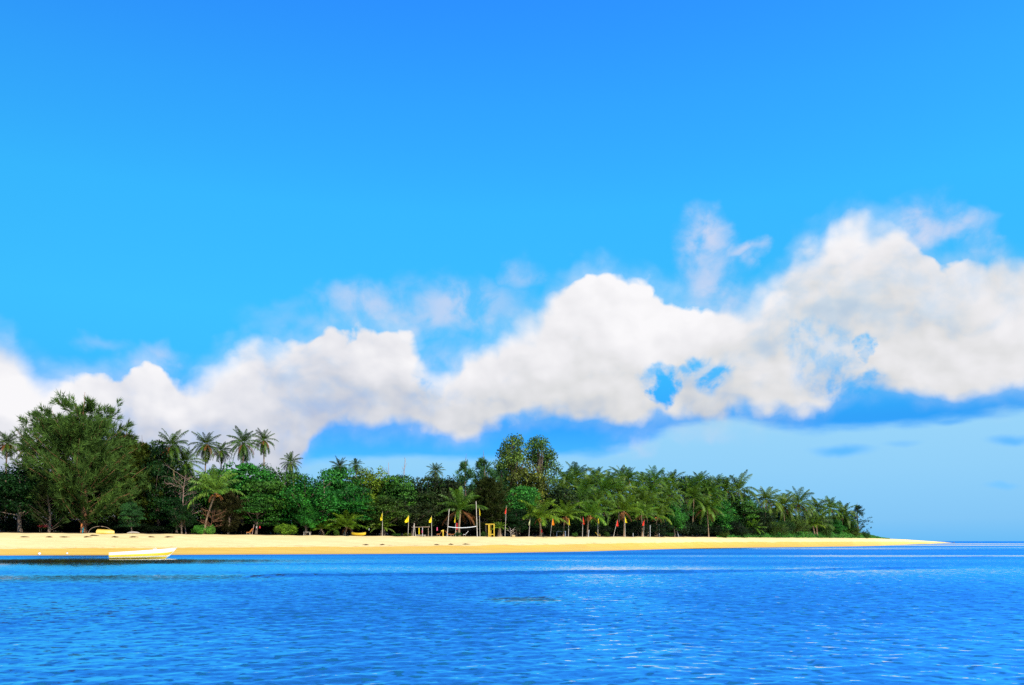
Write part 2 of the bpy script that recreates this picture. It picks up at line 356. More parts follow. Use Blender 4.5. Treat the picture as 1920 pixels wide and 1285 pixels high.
# wind mask: calm slicks mirror the shore, breezy water shows the high sky
PYw = HZ + CAMZ * F / np.maximum(Dw, .5)
def slick(px, D, hx, hd, k):
    """a calm slick lying on the water: centre, half length across, half depth away"""
    x0 = (px - 960) / F * D
    return k * np.exp(-np.abs((X - x0) / hx) ** 3 - np.abs((Y - D) / hd) ** 3)
calm = np.zeros_like(X)
for q in [(110, 68, 22, 13, .93), (330, 62, 8, 3, .7), (60, 37.5, 12, 4.0, .84), (260, 38.5, 8, 3.2, .85), (440, 40, 4.5, 1.8, .55), (985, 23, 1.5, 1.6, .65), (120, 21, 4, 4, .35), (90, 13, 3.5, 3.5, .3),
          (985, 71, 6, 1.2, .7), (680, 78, 10, 2, .4), (1130, 14, 1.3, 4, .36), (1132, 23, 1.9, 6, .44), (1140, 36, 2.8, 9, .46), (1120, 62, 6, 16, .30), (1700, 330, 60, 50, .8), (1900, 520, 260, 110, .85), (1450, 180, 40, 12, .5)]:
    calm = np.maximum(calm, slick(*q))
patch = np.zeros_like(X)
for _ in range(14):
    k = 10 ** rng.uniform(-1.6, -.5); a_ = rng.normal(math.pi / 2, .35); patch += np.sin(k * (X * .5 * math.cos(a_) + Y * math.sin(a_)) + rng.uniform(0, 7))
weed_refl = np.zeros_like(X)     # dark sea grass beds, plus tree reflections painted into the water colour
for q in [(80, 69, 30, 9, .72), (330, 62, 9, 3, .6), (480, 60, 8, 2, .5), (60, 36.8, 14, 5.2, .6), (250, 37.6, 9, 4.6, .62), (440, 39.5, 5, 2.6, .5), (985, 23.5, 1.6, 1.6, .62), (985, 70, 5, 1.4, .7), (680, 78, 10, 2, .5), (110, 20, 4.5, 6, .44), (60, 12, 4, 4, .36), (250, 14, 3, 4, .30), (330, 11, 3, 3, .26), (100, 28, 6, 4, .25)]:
    weed_refl = np.maximum(weed_refl, slick(*q))
wind = (1 + .10 * patch) * np.interp(RR, [25, 60, 700, 1000], [1, 1.4, 1.4, 1.9]) * (1 - .8 * calm)
wind = np.clip(wind, .04, 2.2)
for q in range(84):
    lam = math.exp(rng.uniform(math.log(.17), math.log(1.0))); a_ = rng.normal(math.pi / 2 + .15, .85); k = 2 * math.pi / lam
    wgt = np.clip((lam / spac - 2.6) / 3.0, 0, 1) * inside
    amp = .012 * min(1, (.8 / lam) ** .6) / k
    ph = k * (X * math.cos(a_) + Y * math.sin(a_)) + rng.uniform(0, 7)
    Z += amp * wgt * wind * (np.sin(ph) + .22 * np.sin(2 * ph + 1.57))
def swell(pts, h, wd):
    """one long low swell running along a line of points (photo column, distance)"""
    px_, d_ = zip(*pts)
    dc = np.interp(PXw, px_, d_) + .25 * np.sin(X * .7) + .12 * np.sin(X * 1.9 + 1)
    fade = np.clip((PXw - px_[0]) / 160, 0, 1) * np.clip((px_[-1] - PXw) / 160, 0, 1)
    u = (Y - dc) / wd
    return h * fade * np.exp(-u * u) * inside * (.8 + .2 * np.sin(X * .31))
Z += swell([(380, 38), (640, 39.2), (900, 41), (1300, 43), (1700, 49), (1850, 52)], .19, .6)
Z += swell([(300, 56), (640, 60), (800, 62), (1000, 70)], .07, .6)
Z += swell([(1450, 70), (1600, 75), (1800, 84), (2000, 90)], .10, .9)
V = np.stack([X, Y, Z], -1).reshape(-1, 3); nc, nw = RR.shape
i = np.arange(nc - 1)[:, None] * nw; j = np.arange(nw - 1)[None]
Fq = np.stack([i + j, i + j + 1, i + nw + j + 1, i + nw + j], -1).reshape(-1, 4)
mw = bpy.data.materials.new('sea_water'); mw.use_nodes = True; t = NT(mw.node_tree); b = t.n['Principled BSDF']
g = t.n.new("ShaderNodeNewGeometry"); wa = t.n.new("ShaderNodeAttribute"); wa.attribute_name = 'wind'
na = t.v('SUBTRACT', t.noise(t.v('MULTIPLY', g.outputs['Position'], (1.0, 1.25, 1)), 2.6, 3, .6, out='Color'), (.5, .5, .5))
nb_ = t.v('SUBTRACT', t.noise(t.v('MULTIPLY', g.outputs['Position'], (1.0, 1.2, 1)), 9.0, 3, .6, out='Color'), (.5, .5, .5))
pert = t.v('ADD', t.v('SCALE', na, scale=.36), t.v('SCALE', nb_, scale=.30))
chop = t.noise(t.v('MULTIPLY', g.outputs['Position'], (1.0, 1.15, 1)), 3.9, 2, .5)
pert = t.v('ADD', pert, t.xyz(0, t.ss(chop,  .58, .67, 0, -.35), 0))     # short steep faces of the wind chop
pert = t.v('ADD', pert, (0, -.20, 0))      # wavelets lean towards the open sea
pert = t.v('MULTIPLY', t.v('ADD', t.v('SCALE', pert, scale=wa.outputs['Fac']), (0, -.012, 0)), (.7, 1.0, 0))
wd = t.n.new("ShaderNodeAttribute"); wd.attribute_name = 'weed_refl'
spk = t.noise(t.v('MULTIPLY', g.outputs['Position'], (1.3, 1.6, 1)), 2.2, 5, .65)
weed_refl_f = t.ss(t.m('ADD', wd.outputs['Fac'], t.m('MULTIPLY', t.m('SUBTRACT', spk, .5), 1.7)), .46, .60)
wn = t.v('NORMALIZE', t.v('ADD', g.outputs['Normal'], pert)); t.l.new(wn, b.inputs['Normal'])
gl = t.n.new("ShaderNodeBsdfGlossy"); gl.inputs['Roughness'].default_value = .05; gl.inputs['Color'].default_value = (.94, .97, 1, 1); t.l.new(wn, gl.inputs['Normal'])
lw_ = t.n.new("ShaderNodeLayerWeight"); lw_.inputs['Blend'].default_value = .5; t.l.new(wn, lw_.inputs['Normal'])
mxw = t.n.new("ShaderNodeMixShader"); t.l.new(t.m('MULTIPLY', t.ss(lw_.outputs['Facing'], .25, .72, .10, .95, 'LINEAR'), t.ss(weed_refl_f, 0, 1, 1, .35)), mxw.inputs[0])
t.l.new(b.outputs[0], mxw.inputs[1]); t.l.new(gl.outputs[0], mxw.inputs[2]); t.l.new(mxw.outputs[0], t.n['Material Output'].inputs[0])
t.l.new(t.mix(weed_refl_f, (.006, .080, .165), (.011, .009, .0015)), b.inputs['Base Color']); b.inputs['Roughness'].default_value = .05
b.inputs['Specular IOR Level'].default_value = .0
me = npmesh('sea', V, Fq, mw, smooth=True)
a = me.attributes.new('weed_refl', 'FLOAT', 'POINT'); a.data.foreach_set('value', weed_refl.astype(np.float32).ravel())
a = me.attributes.new('wind', 'FLOAT', 'POINT'); a.data.foreach_set('value', wind.astype(np.float32).ravel())
o = obj('sea_water', me); tag(o, None, None, kind='structure'); o["label"] = "rippled bright blue sea in front of the island"

# ------------------------------------------------------------------ vegetation generators
def nzv(a): return a / np.maximum(np.linalg.norm(a, axis=-1, keepdims=True), 1e-9)
def broadleaf(seed, H=10, W=9, base=1.5, ncl=80, per=95, leaf=.34, layered=.6, shell=.45, csz=.125, lobes=9, limbs=16, updir=.2):
    """(crown mesh, trunk mesh): leaf clumps on limbs inside a lumpy envelope"""
    r = np.random.default_rng(seed); g = G(); tr = G()
    cz = (H + base) / 2; rad = np.array([W / 2, W / 2, (H - base) / 2])
    ld = nzv(r.normal(size=(lobes, 3)))
    d = r.normal(size=(ncl, 3)); d[:, 2] += updir; d = nzv(d)
    lob = .72 + .34 * np.max(np.clip((d @ ld.T - .55) / .45, 0, 1), axis=1)
    C = d * rad * (r.uniform(0, 1, (ncl, 1)) ** shell) * lob[:, None] * .9; C[:, 2] += cz
    for c in C:
        cs = W * csz * r.uniform(.65, 1.35); n = int(per * (cs / (W * csz)) ** 2)
        off = nzv(r.normal(size=(n, 3))) * (r.uniform(.25, 1, (n, 1)) ** .6) * cs; flat = layered * r.uniform(.8, 1.2)
        off[:, 2] *= flat; off[:, 2] -= .25 * (off[:, 0] ** 2 + off[:, 1] ** 2) / max(cs, .1) * (1 if layered < .7 else .3)
        out = nzv(off / np.array([1, 1, max(flat, .2)]))
        nr = nzv(out * .55 + np.array([0, 0, .55]) + r.normal(size=(n, 3)) * .45)
        ax = np.cross(nr, r.normal(size=(n, 3))) + np.array([0, 0, -.25])
        tcl = r.normal(.45, .17)
        g.leaves(c + off, ax, nr, leaf * r.uniform(.7, 1.3, n), leaf * r.uniform(.42, .7, n), np.clip(tcl + r.normal(0, .16, n), 0, 1))
    lean = r.normal(0, .03 * H, 2); top = np.array([lean[0], lean[1], cz + .1 * H]); rt = .022 * H
    hs = np.linspace(0, 1, 7); axis = np.stack([top[0] * hs ** 1.5 + .1 * np.sin(hs * 5 + seed), top[1] * hs ** 1.5 + .1 * np.cos(hs * 4 + seed) - .1, top[2] * hs], 1)
    tr.tube(axis, rt * (1.25 - hs * .95), 7)
    for c in C[np.argsort(-np.linalg.norm(C - [0, 0, cz], axis=1))[:limbs * 2]][::2]:
        h0 = r.uniform(.3, .85); p0 = np.array([np.interp(h0, hs, axis[:, q]) for q in range(3)])
        if p0[2] > c[2]: p0[2] = max(c[2] * .75, .3)
        mid = (p0 + c) / 2 + np.array([0, 0, .05 * H]) + r.normal(0, .03 * H, 3)
        q = np.linspace(0, 1, 6)[:, None]; pts = (1 - q) ** 2 * p0 + 2 * q * (1 - q) * mid + q * q * c
        tr.tube(pts, np.linspace(rt * .5, rt * .1, 6), 5)
    return g.mesh('crown', M_LEAF), tr.mesh('trunk', M_BARK, True)

def casuarina(seed, H=16, env_pts=None, nbr=90, tufts=12, per=20, asc=.75, nl=.75, nw_=.075, bare=.06, leaders=1, bark=None, spread=.45):
    """feathery she-oak: ascending branches carrying sprays of thin needles"""
    r = np.random.default_rng(seed); g = G(); tr = G()
    hs = np.linspace(0, 1, 12); lead = []
    for q in range(leaders):
        off = r.normal(0, .11, 2) * H * (q > 0)
        ax = np.stack([off[0] * hs ** 1.4 + .012 * H * np.sin(hs * 7 + q), off[1] * hs ** 1.4 + .012 * H * np.cos(hs * 6 + q) - .012 * H, hs * H * (.90 if q == 0 else r.uniform(.72, .84))], 1)
        lead.append(ax); tr.tube(ax, .016 * H * (1.15 - hs * 1.08) * (1 if q == 0 else .7), 7)
    for q in range(nbr):
        h = bare + (1 - bare) * ((q + r.uniform(0, 1)) / nbr) ** .85
        ax = lead[r.integers(0, leaders)]; p0 = np.array([np.interp(h * .86, hs, ax[:, k]) for k in range(3)])
        reach = np.interp(h, *zip(*env_pts)) * r.uniform(.6, 1.08)
        a_ = r.uniform(0, 2 * math.pi); hor = np.array([math.cos(a_), math.sin(a_), 0])
        rise = reach * asc * r.uniform(.6, 1.3) * (.8 if h > .8 else 1)
        p0[2] = max(.4, min(p0[2], h * H * .9 - rise * .3))
        s_ = np.linspace(0, 1, 7)[:, None]
        pts = p0 + hor * reach * s_ + np.array([0, 0, 1]) * rise * s_ ** 1.25 + r.normal(0, .02 * reach, (7, 3)) * s_
        tr.tube(pts, np.linspace(.0034 * H * (1.2 - h), .010, 7), 4)
        tb = r.normal(.42, .15)
        for k in range(tufts):
            f = .22 + .78 * (k + r.uniform(0, 1)) / tufts
            c0 = np.array([np.interp(f, s_[:, 0], pts[:, z]) for z in range(3)]) + r.normal(0, .07 * reach + .06, 3)
            dirv = nzv(hor * .65 + np.array([0, 0, .55]) + r.normal(0, .33, 3)); n = per
            ax_ = nzv(dirv + r.normal(0, spread, (n, 3)))
            cen = c0 + ax_ * nl * .42 + dirv * r.uniform(0, 1, (n, 1)) * nl * .7
            g.leaves(cen, ax_, r.normal(size=(n, 3)), nl * r.uniform(.6, 1.25, n), nw_ * r.uniform(.6, 1.5, n), np.clip(tb + r.normal(0, .17, n), 0, 1))
    return g.mesh('crown', M_NEEDLE), tr.mesh('trunk', bark or M_BARK, True)

def frond(g, rng, azim, e0, L, bend, roll=0.0, t0=.5, llen=.23, lw=.06, wilt=.35, nst=44):
    hor = np.array([math.cos(azim), math.sin(azim), 0]); sd = np.array([-math.sin(azim), math.cos(azim), 0]); up = np.array([0, 0, 1.])
    m = 12; s_ = np.linspace(0, 1, m); e = e0 - bend * s_ ** 1.25
    st = L / (m - 1); d = np.cos(e)[:, None] * hor + np.sin(e)[:, None] * up + sd * (roll * s_[:, None])
    pts = np.concatenate([[[0, 0, 0]], np.cumsum((d[1:] + d[:-1]) / 2 * st, 0)]) + hor * .08
    g.tube(pts, np.linspace(.035, .008, m) * L / 3.5, 3, min(1, t0 + .25))
    q = (np.arange(nst) + .5) / nst; q = .13 + .87 * q
    for side in (-1, 1):
        pp = np.stack([np.interp(q, s_, pts[:, k]) for k in range(3)], 1); tn = nzv(np.stack([np.interp(q, s_, d[:, k]) for k in range(3)], 1))
        nn = nzv(np.cross(tn, sd) * 1.0); nn *= np.sign(nn[:, 2:3] + 1e-9)
        ll = L * llen * np.sin(math.pi * np.clip(q * .86 + .10, 0, 1)) ** .6 * rng.uniform(.85, 1.1, nst)
        d1 = nzv(side * sd + tn * .75 + nn * .18 - up * wilt * .5 + rng.normal(0, .15, (nst, 3)))
        d2 = nzv(d1 - up * wilt * 1.6)
        mid = pp + d1 * ll[:, None] * .5; tip = mid + d2 * ll[:, None] * .5
        wv = tn * lw * L / 3.5
        tt_ = np.clip(t0 + rng.normal(0, .2, nst), 0, 1)
        for a0, a1, w0, w1 in ((pp, mid, .45, .5), (mid, tip, .5, .1)):
            V = np.stack([a0 - wv * w0, a0 + wv * w0, a1 + wv * w1, a1 - wv * w1], 1)
            g.add(V, np.arange(nst * 4).reshape(-1, 4), tt_)
def palm_crown(seed, nf=24, L=3.6, emax=80, emin=-35, bend=(55, 85), wilt=.4, wind=0.0):
    r = np.random.default_rng(seed); g = G(); az0 = r.uniform(0, 6)
    for q in range(nf):
        u = (q + r.uniform(-.4, .4)) / nf; u = min(max(u, 0), 1)
        e = R(emax + (emin - emax) * u ** .9) + r.normal(0, .07)
        frond(g, r, az0 + q * 2.39996 + r.normal(0, .15), e, L * r.uniform(.86, 1.08) * (.78 + .22 * min(1, u * 4)), R(r.uniform(*bend)) * (.55 + .45 * min(1, u * 2.5)), r.normal(wind, .12), np.clip(r.normal(.42 + .12 * u, .13), .05, .95), wilt=wilt * r.uniform(.7, 1.3))
    return g.mesh('crown', M_PALM)
def dead_skirt(seed, n=6, L=2.8, span=(0, 6.28)):
    r = np.random.default_rng(seed); g = G()
    for q in range(n):
        frond(g, r, r.uniform(*span), R(r.uniform(-35, -5)), L * r.uniform(.7, 1.1), R(r.uniform(35, 70)), r.normal(0, .1), np.clip(r.normal(.5, .2), 0, 1), wilt=.7, lw=.09, nst=26)
    return g.mesh('dead_fronds', M_DRY)
def nuts(seed, n=8):
    r = np.random.default_rng(seed); bm_v = G()
    for q in range(n):
        c = np.array([r.normal(0, .24), r.normal(0, .24), r.uniform(-.55, -.1)]); ra = r.uniform(.11, .15); k = np.linspace(-1, 1, 6)
        pts = np.stack([np.full(6, c[0]), np.full(6, c[1]), c[2] + k * ra * 1.25], 1)
        bm_v.tube(pts, ra * np.sqrt(np.clip(1.02 - k ** 2, .02, 1)), 7)
    return bm_v.mesh('coconuts', M_NUT, True)
CROWN_TALL = [palm_crown(11 + q, 34, 3.5, 86, -72, (45, 85), .65, wd) for q, wd in enumerate((0, .12, -.1, .05))]
CROWN_GROVE = [palm_crown(31 + q, 28, 4.6, 86, -30, (60, 100), .75, wd) for q, wd in enumerate((.1, -.05, .15, 0))]
CROWN_YOUNG = [palm_crown(51 + q, 18, 4.6, 86, 10, (45, 88), .65, wd) for q, wd in enumerate((.1, .2, 0))]
SKIRT = [dead_skirt(71 + q, 6) for q in range(3)]
NUTS = [nuts(81 + q) for q in range(2)]

def palm_trunk(H, lean, seed, r0=.16):
    g = G(); h = np.linspace(0, 1, 12); ph = seed * 1.7
    pts = np.stack([lean[0] * h ** 1.6 + .05 * np.sin(h * 5 + ph), lean[1] * h ** 1.6, H * h - .25 * (h == 0)], 1); pts[0, 0] += 0
    rad = r0 * (.62 + .75 * np.exp(-h * H / .55) + .14 * (1 - h)); rad[-1] *= 1.2
    g.tube(pts, rad, 8); return g.mesh('trunk', M_PTRUNK, True), pts[-1]

_cnt = [0]
PALMG = (.095, .205, .013)
def palm(px, pyc, D, size, label, group, kind='tall', lean=None, skirt=0, nut=0, col=None, r0=.17, name='coconut_palm', var=None):
    """px, pyc: where the crown's heart stands in the photo; D: distance"""
    _cnt[0] += 1; q = _cnt[0]; rnd = random.Random(q * 7 + 1)
    zc = zpy(pyc, D); lean = lean if lean is not None else ((.35 if kind == 'young' else 1.1) * rnd.uniform(-1, 1), rnd.uniform(-.5, .3)); size *= rnd.uniform(.86, 1.16)
    xc = (px - 960) / F * D; bx = xc - lean[0]; bpx = 960 + bx / D * F
    zb = float(ground(bpx, D)); H = max(zc - zb, .3)
    root = empty(name, (bx, D, zb)); tag(root, label, 'palm tree', group)
    me, tip = palm_trunk(H, lean, q, r0); obj('trunk', me, root)
    lib = {'tall': CROWN_TALL, 'grove': CROWN_GROVE, 'young': CROWN_YOUNG}[kind]
    c = obj('crown', lib[(q if var is None else var) % len(lib)], root, tip); c.rotation_euler = (lean[1] * -.05, lean[0] * .04, rnd.uniform(0, 6.28)); c.scale = (size, size, size * rnd.uniform(.85, 1.2))
    k = rnd.uniform(.75, 1.25); cb = col or PALMG
    if kind == 'tall': k *= .72
    if kind == 'young' and not col: k *= 1.05
    c.color = (cb[0] * k * rnd.uniform(.85, 1.25), cb[1] * k, cb[2] * k * rnd.uniform(.8, 1.3), 1)
    if skirt:
        s_ = obj('dead_fronds', SKIRT[q % 3], root, tip); s_.scale = (size * skirt,) * 3; s_.rotation_euler = (0, 0, rnd.uniform(0, 6.28)); s_.color = (.26, .105, .035, 1)
    if nut:
        s_ = obj('coconuts', NUTS[q % 2], root, tip); s_.scale = (nut,) * 3
    return root

BL = dict(
    round=broadleaf(1, 10, 9, 1.0, 95, 95, .34, .75, .5),
    round2=broadleaf(2, 10, 9, 1.4, 90, 95, .34, .7, .45, lobes=7),
    dense=broadleaf(3, 10, 9, .5, 120, 90, .30, .7, .55, .115),
    layer=broadleaf(4, 10, 10, 1.5, 75, 120, .36, .30, .5, .15, lobes=8, limbs=22),
    layer2=broadleaf(5, 10, 10, 1.2, 70, 120, .36, .28, .45, .15, lobes=10, limbs=22),
    open=broadleaf(6, 10, 5.4, 4.2, 46, 80, .22, .75, .42, .13, lobes=6, limbs=30, updir=.15),
    bush=broadleaf(7, 5, 9, -.4, 90, 90, .30, .8, .6, .12))
BLH = dict(round=(10, 9), round2=(10, 9), dense=(10, 9), layer=(10, 10), layer2=(10, 10), open=(10, 5.4), bush=(5, 9))
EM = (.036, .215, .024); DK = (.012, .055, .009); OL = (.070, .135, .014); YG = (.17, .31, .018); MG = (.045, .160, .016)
def tree(px, pytop, wpx, dD, kind, col, label, group=None, name='broadleaf_tree', cat='tree', D=None, dy=1.0, sink=0.0):
    _cnt[0] += 1; q = _cnt[0]; rnd = random.Random(q * 13 + 5)
    D = float(Dt(px)) + dD if D is None else D
    p = at(px, D); h0, w0 = BLH[kind]; H = zpy(pytop, D) - p.z; W = wpx / F * D
    root = empty(name, p - Vector((0, 0, sink)), rnd.uniform(0, 6.28)); tag(root, label, cat, group)
    sx = W / w0; root.scale = (sx, sx * dy, (H + sink) / h0)
    obj('trunk' if kind != 'bush' else 'stem', BL[kind][1], root)
    c = obj('crown' if kind != 'bush' else 'foliage', BL[kind][0], root); k = rnd.uniform(.82, 1.2)
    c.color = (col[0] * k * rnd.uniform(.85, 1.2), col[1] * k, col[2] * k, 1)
    return root

CONE = [(0, .55), (.15, 1.0), (.35, .9), (.6, .62), (.85, .28), (1, .05)]
def scaled(e, k): return [(a, b * k) for a, b in e]
CAS_BIG = casuarina(21, 16.3, [(0, 3.0), (.12, 5.6), (.28, 7.0), (.45, 6.4), (.6, 5.3), (.75, 4.6), (.9, 3.6), (1, 2.4)], 170, 14, 24, .62, .80, .062, .08, 4, M_REDBARK)
CAS_A = casuarina(22, 12, scaled(CONE, 2.6), 80, 9, 14, .8, .7, .075, .05)
CAS_B = casuarina(23, 12, [(0, 1.6), (.2, 2.8), (.5, 2.7), (.75, 1.7), (1, .2)], 110, 12, 20, .9, .62, .08, .02)
CAS_C = casuarina(24, 10, scaled(CONE, 3.0), 44, 7, 6, .75, .7, .10, .05)
CAS_D = casuarina(25, 12, scaled(CONE, 2.7), 52, 8, 9, .85, .65, .07, .05)
CASH = {id(CAS_BIG): (16.3, 13), id(CAS_A): (12, 5.4), id(CAS_B): (12, 5.8), id(CAS_C): (10, 6.4), id(CAS_D): (12, 5.4)}
def cas(px, pytop, wpx, dD, lib, col, label, group=None, rz=0.0):
    D = float(Dt(px)) + dD; p = at(px, D); h0, w0 = CASH[id(lib)]; H = zpy(pytop, D) - p.z; W = wpx / F * D
    root = empty('casuarina_tree', p, rz); tag(root, label, 'tree', group); root.scale = (W / w0, W / w0, H / h0)
    obj('trunk', lib[1], root); c = obj('crown', lib[0], root); c.color = (*col, 1); return root

# ------------------------------------------------------------------ the wood, from left to right
CASG = 'casuarina trees of the island'; PG = 'tall coconut palms above the canopy'; GR = 'coconut palms of the grove behind the flags'; BG = 'broadleaf trees along the beach'
CG = (.105, .150, .020); CG2 = (.085, .21, .06)
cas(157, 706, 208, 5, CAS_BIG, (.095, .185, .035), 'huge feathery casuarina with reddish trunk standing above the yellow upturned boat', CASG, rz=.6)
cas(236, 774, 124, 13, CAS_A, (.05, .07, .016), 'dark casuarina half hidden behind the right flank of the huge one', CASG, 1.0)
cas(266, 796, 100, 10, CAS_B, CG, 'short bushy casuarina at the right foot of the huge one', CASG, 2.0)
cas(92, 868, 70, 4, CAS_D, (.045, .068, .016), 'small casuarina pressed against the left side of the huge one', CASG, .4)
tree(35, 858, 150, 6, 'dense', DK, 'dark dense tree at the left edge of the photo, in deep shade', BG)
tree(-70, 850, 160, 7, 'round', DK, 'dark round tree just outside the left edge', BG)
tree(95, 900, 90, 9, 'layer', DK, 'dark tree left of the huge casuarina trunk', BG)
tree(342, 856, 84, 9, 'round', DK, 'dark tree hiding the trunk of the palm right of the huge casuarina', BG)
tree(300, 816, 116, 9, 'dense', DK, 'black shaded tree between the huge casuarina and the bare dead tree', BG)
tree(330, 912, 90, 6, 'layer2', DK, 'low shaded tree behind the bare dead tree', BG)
tree(246, 938, 52, 1.5, 'layer', (.03, .11, .025), 'small sapling with tiered leaves on a leaning trunk, right of the yellow upturned boat', BG)
tree(405, 866, 110, 10, 'round2', MG, 'dark green tree hiding the trunk of the lone tall palm', BG)
tree(498, 862, 110, 11, 'round', MG, 'dark green tree hiding the trunks of the highest pair of palms', BG)
tree(455, 860, 150, 9, 'layer', EM, 'broad tree with tiered crown under the pair of tall palms', BG)
tree(520, 872, 130, 5, 'layer2', MG, 'wide dull green tree left of the bright bush', BG)
tree(575, 884, 140, 3, 'round', EM, 'big bright green round tree behind the bright bush', BG)
tree(482, 920, 100, 2.5, 'layer', MG, 'mid green tree right of the dark brown casuarina by the leaning palm', BG)
tree(640, 868, 120, 10, 'layer', EM, 'tiered emerald tree with pale limbs behind the small drooping palm', BG)
tree(697, 864, 105, 11, 'round2', YG, 'yellow green leafy tree showing on the skyline', BG)
tree(660, 905, 120, 5, 'layer2', EM, 'low spreading emerald tree above the small drooping palm', BG)
tree(748, 884, 110, 9, 'layer', MG, 'tiered dark green tree below the leafless treetop', BG)
tree(800, 884, 120, 10, 'layer2', (.04, .075, .016), 'brownish green tree left of the two slim casuarinas', BG)
tree(822, 890, 95, 12, 'layer', MG, 'dark green tree under the small palm top left of the slim casuarinas', BG)
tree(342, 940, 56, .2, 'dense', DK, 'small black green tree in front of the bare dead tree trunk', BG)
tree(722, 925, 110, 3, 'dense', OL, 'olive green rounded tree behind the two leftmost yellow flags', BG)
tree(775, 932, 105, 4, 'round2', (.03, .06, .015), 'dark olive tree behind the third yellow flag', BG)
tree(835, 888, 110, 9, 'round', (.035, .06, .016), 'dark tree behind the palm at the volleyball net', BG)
tree(572, 940, 70, 1.5, 'dense', EM, 'leafy emerald tree directly over the pale low bench', BG)
cas(428, 905, 62, 2, CAS_B, (.075, .075, .025), 'brown tinged casuarina right of the leaning young palm', CASG, .7)
cas(873, 834, 74, 11, CAS_D, CG2, 'slim blue green casuarina, left of the slim pair on the skyline', CASG, .2)
cas(906, 827, 88, 12, CAS_D, CG2, 'slim blue green casuarina, right of the slim pair on the skyline', CASG, 1.4)
cas(850, 880, 70, 12, CAS_D, CG2, 'low casuarina behind the palm at the volleyball net', CASG, 1.4)
cas(914, 872, 78, 4, CAS_B, (.055, .078, .018), 'dense olive casuarina behind the yellow wooden frame', CASG, 2.2)
cas(938, 836, 70, 14, CAS_D, CG2, 'feathery casuarina joining the slim pair to the tallest trees', CASG, 2.6)
tree(985, 852, 120, 14, 'round2', (.10, .15, .02), 'olive tree filling the foot of the tallest pair', BG)
tree(960, 800, 88, 15, 'open', (.095, .20, .03), 'tall sparse tree with gaps in its crown, left half of the tallest pair', BG)
tree(1014, 805, 92, 14, 'open', (.105, .205, .028), 'tall sparse tree with yellowish round crown, right half of the tallest pair', BG)
tree(975, 905, 100, 6, 'layer', EM, 'emerald tiered tree below the tallest pair of trees', BG)
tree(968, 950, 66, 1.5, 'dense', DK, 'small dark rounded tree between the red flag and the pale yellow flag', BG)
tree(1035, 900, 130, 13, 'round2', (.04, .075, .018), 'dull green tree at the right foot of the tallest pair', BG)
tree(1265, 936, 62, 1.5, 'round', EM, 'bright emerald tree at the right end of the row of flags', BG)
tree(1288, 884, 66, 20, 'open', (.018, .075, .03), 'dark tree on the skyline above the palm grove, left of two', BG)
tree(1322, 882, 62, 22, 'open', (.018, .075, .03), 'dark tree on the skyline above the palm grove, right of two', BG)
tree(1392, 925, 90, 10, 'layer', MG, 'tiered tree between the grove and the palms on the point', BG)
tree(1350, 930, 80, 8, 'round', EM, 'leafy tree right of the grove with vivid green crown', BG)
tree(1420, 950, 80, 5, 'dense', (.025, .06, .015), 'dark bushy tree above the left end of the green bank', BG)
tree(1448, 975, 60, 2, 'bush', OL, 'olive bush at the middle of the green bank', BG, 'bush', 'bush')
tree(1490, 968, 56, 3, 'bush', OL, 'rounded olive bush left of the twin trunked palm', BG, 'bush', 'bush')
tree(1566, 972, 44, 3, 'round', EM, 'small emerald tree right of the twin trunked palm', BG)
tree(1598, 985, 40, 3, 'bush', OL, 'low olive bush below the last casuarina on the point', BG, 'bush', 'bush')
tree(1588, 968, 50, 6, 'dense', MG, 'dark leafy tree at the foot of the last casuarina on the point', BG)
tree(1540, 975, 50, 4, 'bush', (.04, .11, .015), 'leafy bush directly behind the twin trunked palm', BG, 'bush', 'bush')
tree(1470, 972, 60, 3, 'bush', (.03, .10, .015), 'dark green bush left of the rounded olive bush', BG, 'bush', 'bush')
tree(1618, 996, 30, 3, 'bush', (.035, .11, .015), 'last low bush before the bare sand spit', BG, 'bush', 'bush')
cas(1607, 934, 48, 4, CAS_C, (.03, .085, .05), 'thin see through casuarina, the last tree on the point', CASG, .5)
cas(1580, 940, 34, 10, CAS_C, (.03, .09, .055), 'thin casuarina peeking over the palms near the point', CASG, 1.9)

# tall palms against the clouds and over the canopy
palm(14, 832, 130, .95, 'tall palm with hanging brown fronds at the left edge of the photo', PG, 'tall', (.4, 0), 1.0, 1.2)
palm(52, 842, 134, .95, 'tall palm second from the left edge, left of the huge casuarina', PG, 'tall', None, 1.0)
palm(-40, 846, 132, .95, 'tall palm just outside the left edge', PG)
palm(322, 836, 132, 1.05, 'dark tall palm directly right of the huge casuarina', PG, 'tall', None, .9)
palm(350, 868, 134, .8, 'low dark palm below the leftmost tall palms', PG)
palm(386, 834, 140, .82, 'lone tall palm with orange hanging fronds, standing clear against cloud', PG, 'tall', (.3, 0), .9, 1.2, var=0)
palm(417, 846, 146, .7, 'shorter palm right of the lone clear palm', PG, 'tall', None, .8)
palm(457, 832, 142, .88, 'thick crowned tall palm, left of the highest pair', PG, 'tall', (.2, 0), 1.0, var=1)
palm(494, 826, 144, .80, 'slender tall palm, right of the highest pair', PG, 'tall', (-.3, 0), .9, 1.0, var=2)
palm(545, 868, 150, .62, 'palm top peeking over the canopy left of the blue gap', PG)
palm(637, 876, 152, .62, 'palm top behind the emerald tree with pale limbs', PG)
palm(668, 872, 154, .55, 'palm top beside the yellow green tree', PG)
palm(816, 884, 160, .52, 'palm top peeking out left of the slim casuarinas', PG)
